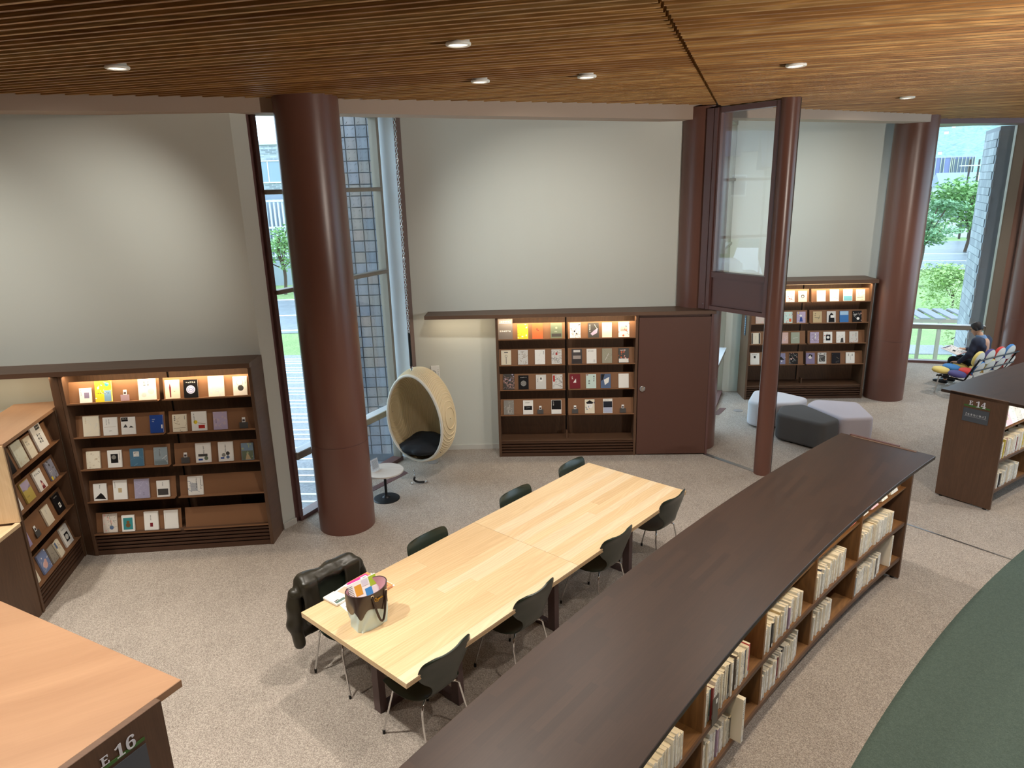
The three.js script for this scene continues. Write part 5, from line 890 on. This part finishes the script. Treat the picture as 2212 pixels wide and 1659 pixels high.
function tree(x, y, z, h, rad, k, label, group, opt = {}) {
  const o = thing(opt.name || 'tree', label, opt.cat || 'tree', [x, y, z], 0, group), cl = [];
  for (let i = 0; i < (opt.n || 12); i++) { const a = rnd() * 6.283, q = Math.sqrt(rnd()) * rad * 0.75, yy = h * rr(opt.low || 0.45, 0.92); cl.push([Math.cos(a) * q * (1.15 - 0.5 * yy / h), yy, Math.sin(a) * q * (1.15 - 0.5 * yy / h), rad * rr(0.28, 0.42), rad * (opt.flat || 0.24)]); }
  part('foliage', leaves(opt.leaves || 1800, inClumps(cl), opt.size || rad * 0.055), LEAF[k], o, 'stuff');
  if (!opt.noTrunk) { const t = part('trunk', tube([[0, -0.1, 0], [0.05 * rad, h * 0.3, 0], [-0.04 * rad, h * 0.6, 0.05 * rad], [0, h * 0.8, 0]], h * 0.022, 7, 12), BARK, o); cl.slice(0, 6).forEach(c => part('branch', rod([0.02 * rad, h * 0.35, 0], [c[0] * 0.8, c[1], c[2] * 0.8], h * 0.008, 5), BARK, t)); }
}
seed = 80;
tree(40.5, -3, -62, 6.0, 5.2, 0, 'large bright tree with spreading crown behind the road', undefined, { leaves: 4200, n: 18, size: 0.26, low: 0.35 });
tree(29.5, -3, -50, 5.2, 3.2, 2, 'layered pine tree left in the big window', undefined, { leaves: 3200, n: 14, flat: 0.12, size: 0.16, low: 0.2 });
tree(47, -3, -68, 6.6, 4.2, 4, 'pale open tree right of the large tree', undefined, { leaves: 1500, n: 12, size: 0.2 });
tree(21.6, -3, -33.5, 2.3, 2.0, 1, 'round bright green shrub behind the pergola', undefined, { name: 'shrub', cat: 'shrub', leaves: 3000, n: 16, low: 0.15, size: 0.1, flat: 0.3 });
tree(17.6, -3, -26.0, 2.6, 1.1, 3, 'light green shrub beside the block pier', undefined, { name: 'shrub', cat: 'shrub', leaves: 1800, n: 12, low: 0.1, size: 0.07, flat: 0.4 });
tree(19.5, -3, -36.5, 1.0, 1.6, 3, 'low yellowish shrub at the left of the lawn', undefined, { name: 'shrub', cat: 'shrub', leaves: 1200, n: 8, low: 0.2, size: 0.08, flat: 0.3 });
for (let i = 0; i < 6; i++) tree(23.5 + i * 2.1, -3, -43.6 + i * 0.35, 1.0, 1.0, 2 + (i % 2), 'clipped hedge shrub along the road', 'hedge shrubs along the road', { name: 'hedge_shrub', cat: 'shrub', leaves: 500, n: 6, low: 0.2, size: 0.08, flat: 0.4, noTrunk: true });
tree(-9.4, -0.42, -29, 3.0, 1.6, 0, 'small tree in front of the louvred fence', undefined, { leaves: 1400, n: 9, size: 0.09 });
tree(-5.9, -0.42, -29.9, 1.6, 1.4, 3, 'shrub below the louvred fence', undefined, { name: 'shrub', cat: 'shrub', leaves: 900, n: 8, low: 0.1, size: 0.08, flat: 0.4, noTrunk: true });
for (let i = 0; i < 4; i++) tree([-17, -27, -42, -20][i], -0.42, [-12, -11.6, -14.4, -16][i], 4 + (i % 3), 2.4, i % 5, 'garden tree beyond the slit window on the left', 'garden trees left of the building', { leaves: 900, n: 9 });
// ---------------------------------------------------------------- pergola
{
  const o = thing('pergola', 'grey slatted pergola roof on the lawn', 'pergola', [14.0, -3, -23.0], R(-14));
  for (const sx of [-2.2, 0.2, 2.4]) for (const sz of [-0.9, 0.9]) part('post', box(0.1, 2.1, 0.1, sx, 1.05, sz), M.frame, o);
  for (const sz of [-0.9, 0.9]) part('beam', box(5.4, 0.12, 0.08, 0, 2.12, sz), M.frame, o);
  for (let i = 0; i < 12; i++) part('slat', box(0.3, 0.04, 1.9, -2.5 + i * 0.45, 2.2, 0), flat('#7d7f86', 0.8), o);
}
// ---------------------------------------------------------------- buildings
function house(x, y, z, w, h, d, wallC, roofC, label, opt = {}) {
  const o = thing('house', label, 'building', [x, y, z], opt.turn || 0, opt.group);
  const wl = part('walls', box(w, h, d, 0, h / 2, 0), flat(wallC, 0.85), o);
  if (opt.flatRoof) part('roof', box(w + 0.2, 0.25, d + 0.2, 0, h + 0.12, 0), flat(roofC, 0.8), o);
  else { const rh = opt.rh || h * 0.4, sh = new THREE.Shape([new THREE.Vector2(-d / 2 - 0.4, 0), new THREE.Vector2(d / 2 + 0.4, 0), new THREE.Vector2(0, rh)]); part('roof', new THREE.ExtrudeGeometry(sh, { depth: w + 0.8, bevelEnabled: false }).rotateY(Math.PI / 2).translate(-w / 2 - 0.4, h, 0), flat(roofC, 0.7), o); }
  const wn = opt.win || 2; for (let i = 0; i < wn; i++) { const f = part('window', box(w * 0.16, h * 0.25, 0.08, w * (-0.3 + 0.6 * i / Math.max(1, wn - 1)), h * 0.62, d / 2 + 0.02), M.paper, wl); part('pane', box(w * 0.14, h * 0.21, 0.04, w * (-0.3 + 0.6 * i / Math.max(1, wn - 1)), h * 0.62, d / 2 + 0.06), M.winDark ??= flat('#5d6b7c', 0.2), f); }
  return o;
}
{ // louvred office
  const o = thing('office_building', 'blue violet office block with pale vertical fins', 'building', [75.0, -3, -123], R(-20)); o.scale.setScalar(0.78); part('walls', box(8.6, 12, 8, 0, 6, 0), flat('#7f86b4', 0.6), o);
  for (let i = 0; i < 9; i++) part('pane', box(0.42, 11.6, 0.1, [-3.2, -1.6, 0.2, 0.9, 1.6, 2.3, 3.0, 3.6, 4.1][i], 5.9, 4.03), M.winDark ??= flat('#5d6b7c', 0.2), o);
  for (let i = 0; i < 14; i++) part('vertical_fin', box(0.08, 12, 0.35, [-3.5, -2.9, -1.9, -1.3, -0.1, 0.55, 1.25, 1.95, 2.65, 3.3, 3.85, 4.28, -4.25, 0.2][i], 6, 4.2), flat('#c9cbb8', 0.6), o);
  part('parapet', box(8.8, 0.3, 8.2, 0, 12.1, 0), flat('#a9afc4', 0.7), o);
}
house(66.6, -3, -104, 7, 5.0, 6, '#c3cad6', '#8b95ad', 'pale house with grey gabled roof left of the poles', { rh: 1.9, turn: R(-20) });
house(63.3, -3, -93, 3.4, 6.6, 4, '#e8e8e6', '#d8dade', 'white flat-roofed house right of the poles', { flatRoof: true, turn: R(-22), win: 1 });
house(66.8, -3, -92, 2.6, 7.0, 4, '#9094bc', '#b9bdd0', 'violet flat-roofed building behind the block pier', { flatRoof: true, turn: R(-22), win: 1 });
house(52.5, -3, -78, 7, 2.2, 4, '#dfe2e6', '#9aa2b0', 'low white annex beside the large tree', { turn: R(-25), rh: 1.6, win: 1 });
{ const o = thing('utility_poles', 'pair of dark utility poles with cross arms', 'utility poles', [48.6, -3, -75], R(-30)); for (const x of [-0.35, 0.45]) part('pole', cyl(0.12, 0.09, 8.1, x, 4.05, 0, 10), flat('#4b4440', 0.9), o); part('cross_arm', box(2.6, 0.09, 0.09, 0.05, 7.5, 0.1), M.frameLight, o); part('cross_arm', box(1.2, 0.08, 0.08, 0.05, 5.2, 0.1), M.frameLight, o); part('stay', rod([-0.35, 2.2, 0], [-2.0, 0.6, 0.6], 0.05), M.frameLight, o); }
{ // brick building with a window, louvred fence and street things seen through the slit window
  const o = thing('brick_building', 'pale brick building with a window behind the louvred fence', 'building', [-15.5, -0.42, -47]); const wl = part('walls', box(16, 7.0, 4, 0, 3.5, 0), flat('#a9b0b6', 0.9), o);
  seed = 91; const bg = new THREE.BoxGeometry(0.4, 0.085, 0.03), bt = ['#b9c0c6', '#98a0a8', '#c6ccd0', '#8a929a'].map(c => flat(c, 0.9)); for (let j = 0; j < 26; j++) for (let i = 0; i < 8; i++) { if (rnd() < 0.25) continue; const X = -1.6 + i * 0.5 + (j % 2) * 0.25, Y = 4.25 + j * 0.104; if (X > -0.35 && X < 2.3 && Y > 4.75 && Y < 6.0) continue; const m = part('brick', bg, pick(bt), wl); m.position.set(X, Y, 2.0); }
  const f = part('window', [box(2.5, 0.06, 0.1, 1.1, 6.0, 2.02), box(2.5, 0.06, 0.1, 1.1, 4.72, 2.02), box(0.06, 1.28, 0.1, -0.13, 5.36, 2.02), box(0.05, 1.28, 0.1, 0.75, 5.36, 2.02), box(0.06, 1.28, 0.1, 2.33, 5.36, 2.02)], M.paper, wl); part('pane', box(2.4, 1.25, 0.04, 1.1, 5.36, 2.0), flat('#8fa2b4', 0.2), f);
  part('roof_edge', box(16.2, 0.2, 4.2, 0, 7.05, 0), M.frameLight, o);
  const e = thing('louvre_fence', 'tall white louvred screen across the street', 'fence', [-11, -0.42, -33]); for (const y of [1.25, 2.55, 3.75]) part('rail', box(5, 0.09, 0.08, 0, y, 0.05), M.frameLight, e); for (let i = 0; i < 26; i++) part('louvre', box(0.07, 2.7, 0.1, -2.4 + i * 0.19, 2.45, 0), M.frameLight, e); part('backing', box(5, 4.2, 0.1, 0, 2.1, -0.6), flat('#8d98a6', 0.9), e);
  const w = thing('low_wall', 'low grey wall under the louvred screen', 'wall', [-10, -0.42, -32.0]); part('wall', box(7, 1.1, 0.2, 0, 0.55, 0), flat('#9aa3ad', 0.9), w);
}
// houses, a car and wooded slopes to the left (mirrored in the partition glass)
house(-24, -0.42, -3.5, 8, 4.6, 8, '#c9c5bd', '#5d6472', 'tiled house left of the building nearest the slit window', { turn: R(90), win: 3 });
house(-34, -0.42, -14, 9, 5.4, 8, '#dcd8d0', '#6a6f7c', 'larger pale house left of the building', { turn: R(84), win: 3 });
house(-46, -0.42, -6, 9, 6, 9, '#b9b2aa', '#58606c', 'far grey house left of the building', { turn: R(92), win: 3 });
{ const o = thing('parked_car', 'white parked car outside on the left', 'car', [-14, -0.42, -9.8], R(80)); part('body', sdfMesh((x, y, z) => Math.min(smin(rbox(x, y, z, [0, 0.62, 0], [2.0, 0.30, 0.82], 0.18), rbox(x, y, z, [-0.15, 1.08, 0], [1.1, 0.32, 0.66], 0.22), 0.2), 9), [-2.3, 0.2, -1], [2.3, 1.6, 1], 0.09), flat('#e4e6ea', 0.25), o); for (const x of [-1.25, 1.3]) for (const z of [-0.72, 0.72]) part('wheel', cyl(0.32, 0.32, 0.2, 0, 0, 0, 20).rotateX(Math.PI / 2).translate(x, 0.32, z), M.rubber, o); }
function hill(x0, z0, ux, uz, len, depth, hmax, label, name, tone) {                              // slope rising away along (ux, uz)
  const nx = 90, nz = 60, pos = [], idx = [], vx = -uz, vz = ux; seed = 7;
  for (let i = 0; i <= nx; i++) for (let j = 0; j <= nz; j++) { const s = (i / nx - 0.5) * len, t = j / nz * depth, e = j / nz, crown = (vn(i * 0.9, j * 0.9, 500, 500, 41) * 3.2 + vn(i * 2.3, j * 2.3, 500, 500, 42) * 1.6) * len / 420; const y = -4 + hmax * Math.pow(e, 1.15) * (0.72 + 0.5 * vn(i * 0.09, j * 0.05, 90, 90, 43)) + crown * (j > 2 ? 1 : 0); pos.push(x0 + vx * s + ux * t, y, z0 + vz * s + uz * t); }
  for (let i = 0; i < nx; i++) for (let j = 0; j < nz; j++) { const a = i * (nz + 1) + j; idx.push(a, a + 1, a + nz + 1, a + 1, a + nz + 2, a + nz + 1); }
  let g = new THREE.BufferGeometry(); g.setAttribute('position', new THREE.Float32BufferAttribute(pos, 3)); g.setIndex(idx); g = g.toNonIndexed(); g.computeVertexNormals(); muv(g, 0, 0.02, false);
  struct(name, g, tone, label);
}
const forestHazed = std({ map: tex(256, 256, (u, v) => mixc([104, 132, 132], [152, 176, 170], vn(u * 40, v * 40, 40, 40, 51) * 0.6 + vn(u * 100, v * 100, 100, 100, 52) * 0.4), true, 1, 1), roughness: 1, side: THREE.DoubleSide });  // haze of distance is mixed into this woodland colour
hill(190, -320, 0.56, -0.83, 800, 640, 175, 'wooded hillside filling the top of the big window', 'hillside_east', forestHazed);
hill(-75, -10, -1, 0.02, 300, 200, 46, 'wooded hillside to the left', 'hillside_west', forestHazed);
seed = 17; for (let i = 0; i < 12; i++) { const t = 60 + (i % 4) * 26 + rr(-6, 6), s = -46 + Math.floor(i / 4) * 20 + rr(-6, 6), x = 190 + 0.56 * t + 0.83 * s, z = -320 - 0.83 * t + 0.56 * s, y = -4 + 175 * Math.pow(t / 640, 1.15) * 0.97 + 6; const o = thing('hill_house', 'tiny pale house among the trees of the hillside', 'building', [x, y, z], R(-30), 'houses on the hillside'); part('walls', box(rr(1.6, 2.8), 1.4, 2, 0, 0.7, 0), M.paper, o); part('roof', box(2.6, 0.4, 2.2, 0, 1.6, 0), flat('#8f97a6', 0.8), o); }
// ---------------------------------------------------------------- sofa of round cushions; local +z is the direction it faces
const SOFA = [7.82, -11.08], sofaTurn = Math.atan2(-0.47, -0.88);
const sofaW = (x, y, z) => { const c = Math.cos(sofaTurn), s = Math.sin(sofaTurn); return [SOFA[0] + x * c + z * s, y, SOFA[1] - x * s + z * c]; };
{
  const o = thing('round_cushion_sofa', 'sofa made of round coloured cushions on a black frame', 'sofa', [SOFA[0], 0, SOFA[1]], sofaTurn);
  const cl = { y: flat('#e3cf7a', 0.8), p: flat('#4a4680', 0.8), r: flat('#cf3f3a', 0.8), b: flat('#3f82c4', 0.8), k: flat('#e4ddd2', 0.6) };
  const pad = (c, x, y, z, tilt) => { const d = part('cushion', lathe([[0, 0.062], [0.09, 0.06], [0.128, 0.045], [0.14, 0.02], [0.138, 0.0], [0.13, -0.006]], 32).rotateX(tilt).translate(x, y, z), cl[c], o); part('backing', lathe([[0.132, 0.0], [0.128, -0.012], [0, -0.016]], 32).rotateX(tilt).translate(x, y, z), cl.k, d); };
  const xs = [0.0, -0.31, -0.62, -0.93];
  ['y', 'p', 'r', 'b'].forEach((c, i) => pad(c, xs[i], 0.72, 0.06, R(76))); ['b', 'y', 'p', 'r'].forEach((c, i) => pad(c, xs[i] - 0.15, 0.52, 0.12, R(66)));
  ['p', 'r', 'y', 'b'].forEach((c, i) => pad(c, xs[i] + 0.02, 0.385, 0.36, R(-6))); ['y', 'b', 'y', 'p'].forEach((c, i) => pad(c, xs[i] + 0.02, 0.40, 0.64, R(-6)));
  for (const y of [0.72, 0.52]) part('rail', rod([0.12, y, 0.0 + (0.72 - y) * 0.3], [-1.1, y, 0.0 + (0.72 - y) * 0.3], 0.012), M.blackMetal, o);
  for (const z of [0.36, 0.64]) part('rail', rod([0.12, 0.33, z], [-1.1, 0.33, z], 0.012), M.blackMetal, o);
  for (const x of [0.08, -1.05]) { part('side_frame', [rod([x, 0.74, 0.0], [x, 0.33, 0.2], 0.015), rod([x, 0.33, 0.1], [x, 0.33, 0.66], 0.015)], M.blackMetal, o); part('leg', rod([x, 0.33, 0.62], [x, 0.0, 0.66], 0.013), M.chrome, o); part('leg', rod([x, 0.33, 0.16], [x, 0.0, 0.06], 0.013), M.chrome, o); }
}
// ---------------------------------------------------------------- reading man, seated; local +z forward, +x his left
{
  const p = sofaW(-0.72, 0, 0.42), o = thing('person', 'man in a navy jacket reading a newspaper on the round-cushion sofa', 'person', p, sofaTurn); o.scale.setScalar(0.94);
  const skin = flat('#c79c80', 0.6), navy = flat('#262d42', 0.8), dark = flat('#1b1d24', 0.85), hairM = flat('#17161a', 0.6);
  const HC = [0.0, 1.145, 0.13];                                       // head centre, bowed forwards
  const rotH = (x, y, z) => { const a = 0.5, X = x - HC[0], Y = y - HC[1], Z = z - HC[2]; return [X, Y * Math.cos(a) + Z * -Math.sin(a) * -1, Z * Math.cos(a) - Y * Math.sin(a) * -1].map((v, i) => i == 0 ? v : v); };
  const loc = (x, y, z) => { const a = -0.5, Y = y - HC[1], Z = z - HC[2]; return [x - HC[0], Y * Math.cos(a) - Z * Math.sin(a), Y * Math.sin(a) + Z * Math.cos(a)]; };   // head space: +y crown, +z face
  const head = (x, y, z) => { const [X, Y, Z] = loc(x, y, z);
    let d = ell(X, Y, Z, [0, 0.03, -0.01], [0.074, 0.095, 0.094]); d = smin(d, ell(X, Y, Z, [0, -0.055, 0.03], [0.058, 0.062, 0.062]), 0.05);
    d = smin(d, cap(X, Y, Z, [0, 0.012, 0.088], [0, -0.028, 0.106], 0.009, 0.014), 0.018);                                  // nose
    d = smin(d, ell(X, Y, Z, [0, -0.062, 0.082], [0.026, 0.012, 0.012]), 0.014); d = smin(d, ell(X, Y, Z, [0, -0.1, 0.066], [0.026, 0.018, 0.02]), 0.02);   // mouth, chin
    d = smin(d, ell(X, Y, Z, [0, 0.032, 0.078], [0.052, 0.012, 0.014]), 0.015);                                           // brow
    for (const s of [-1, 1]) { d = smin(d, ell(X, Y, Z, [s * 0.077, -0.008, -0.008], [0.012, 0.032, 0.02]), 0.012); d = Math.max(d, -(Math.hypot(X - s * 0.03, Y - 0.008, Z - 0.094) - 0.013)); }
    return d; };
  const arms = { L: [[0.185, 0.945, 0.02], [0.265, 0.70, 0.05], [0.235, 0.505, 0.24]], Rr: [[-0.185, 0.945, 0.02], [-0.25, 0.70, 0.09], [-0.13, 0.70, 0.33]] };
  const hand = (x, y, z, w, f, s, up) => { // palm at w, pointing along f with spread
    let d = ell(x, y, z, [w[0] + f[0] * 0.04, w[1] + f[1] * 0.04, w[2] + f[2] * 0.04], [0.042, 0.02, 0.048]);
    for (let k = 0; k < 4; k++) { const q = (k - 1.5) * 0.021, l = [0.062, 0.075, 0.07, 0.055][k], b = [w[0] + f[0] * 0.075 + q * s[0], w[1] + f[1] * 0.075 + q * s[1], w[2] + f[2] * 0.075 + q * s[2]], m = [b[0] + f[0] * l * 0.55, b[1] + f[1] * l * 0.55 + up, b[2] + f[2] * l * 0.55], e = [m[0] + f[0] * l * 0.5, m[1] + f[1] * l * 0.5 - 0.014, m[2] + f[2] * l * 0.5]; d = Math.min(d, smin(cap(x, y, z, b, m, 0.0095, 0.009), cap(x, y, z, m, e, 0.009, 0.0075), 0.004)); }
    d = smin(d, cap(x, y, z, [w[0] + f[0] * 0.02 - s[0] * 0.03, w[1], w[2] + f[2] * 0.02 - s[2] * 0.03], [w[0] + f[0] * 0.07 - s[0] * 0.055, w[1], w[2] + f[2] * 0.07 - s[2] * 0.055], 0.012, 0.009), 0.008); return d; };
  const fL = [-0.15, -0.12, 0.98], fR = [0.35, -0.05, 0.93];
  const core = (x, y, z) => { let d = cap(x, y, z, [0, 0.92, 0.0], [0, 1.06, 0.07], 0.055, 0.052); d = smin(d, cap(x, y, z, [0, 0.5, -0.02], [0, 0.9, -0.01], 0.12, 0.11), 0.05);
    for (const k in arms) { const a = arms[k]; d = smin(d, cap(x, y, z, a[0], a[1], 0.045, 0.036), 0.05); d = smin(d, cap(x, y, z, a[1], a[2], 0.036, 0.026), 0.03); }
    for (const s of [-1, 1]) { d = smin(d, cap(x, y, z, [s * 0.09, 0.48, 0.0], [s * 0.12, 0.50, 0.42], 0.07, 0.05), 0.05); d = smin(d, cap(x, y, z, [s * 0.12, 0.50, 0.42], [s * 0.12, 0.10, 0.50], 0.045, 0.034), 0.03); d = smin(d, cap(x, y, z, [s * 0.12, 0.06, 0.50], [s * 0.125, 0.045, 0.66], 0.032, 0.026), 0.02); } return d; };
  part('body', [sdfMesh(core, [-0.4, 0.0, -0.2], [0.4, 1.1, 0.76], 0.014), sdfMesh(head, [-0.12, 0.98, -0.03], [0.12, 1.28, 0.30], 0.005), sdfMesh((x, y, z) => hand(x, y, z, arms.L[2], fL, [1, 0, 0.1], 0.004), [0.13, 0.42, 0.2], [0.34, 0.58, 0.46], 0.004), sdfMesh((x, y, z) => hand(x, y, z, arms.Rr[2], fR, [1, 0, -0.3], 0.006), [-0.24, 0.62, 0.28], [0.02, 0.78, 0.54], 0.004)], skin, o);
  part('hair', sdfMesh((x, y, z) => { const [X, Y, Z] = loc(x, y, z); let d = Math.abs(head(x, y, z) - 0.006) - 0.007; const bald = Math.hypot(X, (Y - 0.13) * 0.9, (Z + 0.0) * 0.75) - 0.052; const line = Z - 0.045 - 0.25 * (Y - 0.04); return Math.max(d, line, -bald, -Y - 0.045 + Math.max(0, (Z + 0.02)) * 1.2); }, [-0.13, 0.98, -0.05], [0.13, 1.3, 0.3], 0.006), hairM, o);
  const gl = part('glasses', [-1, 1].flatMap(s => [new THREE.TorusGeometry(0.02, 0.002, 6, 18).translate(s * 0.03, 0.008, 0.104), rod([s * 0.05, 0.01, 0.102], [s * 0.078, 0.008, 0.0], 0.002, 5)]).map(g => g.rotateX(0.5).translate(...HC)), M.blackMetal, o);
  const jk = (x, y, z) => { let d = rbox(x, y, z, [0, 0.68, -0.01 + 0.02 * (y - 0.5)], [0.165, 0.24, 0.11], 0.10); d = smin(d, cap(x, y, z, [-0.13, 0.925, 0.0], [0.13, 0.925, 0.0], 0.085, 0.085), 0.08);
    for (const k in arms) { const a = arms[k], e = [a[1][0] + (a[2][0] - a[1][0]) * 0.9, a[1][1] + (a[2][1] - a[1][1]) * 0.9, a[1][2] + (a[2][2] - a[1][2]) * 0.9]; d = smin(d, cap(x, y, z, a[0], a[1], 0.068, 0.055), 0.05); d = smin(d, cap(x, y, z, a[1], e, 0.054, 0.042), 0.03); }
    return d + 0.004 * Math.sin(y * 46 + x * 20) * Math.sin(z * 33 + x * 28); };
  part('jacket', sdfMesh(jk, [-0.4, 0.38, -0.2], [0.4, 1.05, 0.4], 0.012), navy, o);
  part('collar', sdfMesh((x, y, z) => Math.max(Math.abs(cap(x, y, z, [0, 0.96, 0.01], [0, 1.06, 0.07], 0.078, 0.062)) - 0.007, 0.97 - y, y - 1.045 + z * 0.1), [-0.12, 0.94, -0.1], [0.12, 1.08, 0.17], 0.007), flat('#6f8fb8', 0.8), o);
  part('trousers', sdfMesh((x, y, z) => { let d = 9; for (const s of [-1, 1]) { d = Math.min(d, smin(cap(x, y, z, [s * 0.09, 0.485, -0.02], [s * 0.12, 0.505, 0.42], 0.088, 0.066), cap(x, y, z, [s * 0.12, 0.505, 0.42], [s * 0.12, 0.155, 0.495], 0.064, 0.052), 0.04)); } d = smin(d, ell(x, y, z, [0, 0.48, -0.04], [0.17, 0.1, 0.13]), 0.06); return d + 0.003 * Math.sin(y * 40 + z * 50); }, [-0.28, 0.08, -0.22], [0.28, 0.64, 0.6], 0.013), dark, o);
  for (const s of [-1, 1]) { const sh = part('shoe', sdfMesh((x, y, z) => Math.max(smin(ell(x, y, z, [s * 0.122, 0.05, 0.52], [0.046, 0.055, 0.075]), ell(x, y, z, [s * 0.128, 0.036, 0.63], [0.048, 0.042, 0.1]), 0.05), 0.016 - y), [s * 0.125 - 0.09, 0, 0.4], [s * 0.125 + 0.09, 0.14, 0.78], 0.008), M.blackMetal, o); part('sole', prism([[s * 0.125 - 0.042, 0.455], [s * 0.125 + 0.042, 0.455], [s * 0.13 + 0.05, 0.62], [s * 0.13 + 0.03, 0.725], [s * 0.13 - 0.03, 0.725], [s * 0.13 - 0.05, 0.62]], 0, 0.018), flat('#d9d6cf', 0.7), sh); }
  // newspaper across the knees
  const q = sofaW(-0.60, 0.66, 0.80), n = thing('newspaper', 'open newspaper on the lap of the reading man', 'newspaper', q, sofaTurn + 0.12); n.rotation.x = -0.28;
  part('sheets', [box(0.40, 0.005, 0.30, 0.0, 0, 0)], flat('#e9e4e0', 0.8), n);
  const pr = []; seed = 33; for (let c = 0; c < 4; c++) for (let r = 0; r < 9; r++) if (rnd() < 0.75) pr.push(box(0.06 * rr(0.6, 1), 0.0006, 0.006, -0.14 + c * 0.085, 0.0028, -0.10 + r * 0.026)); part('print', pr, M.cardD, n, 'stuff'); part('picture', box(0.07, 0.0006, 0.05, 0.05, 0.0031, -0.02), M.black, n); part('heading', box(0.30, 0.0006, 0.022, 0.02, 0.003, 0.128), flat('#3c3a6a', 0.6), n); part('edge', box(0.4, 0.0055, 0.012, 0, 0, -0.144), flat('#d98f86', 0.7), n);
}
shade(scene);
renderer.render(scene, camera);
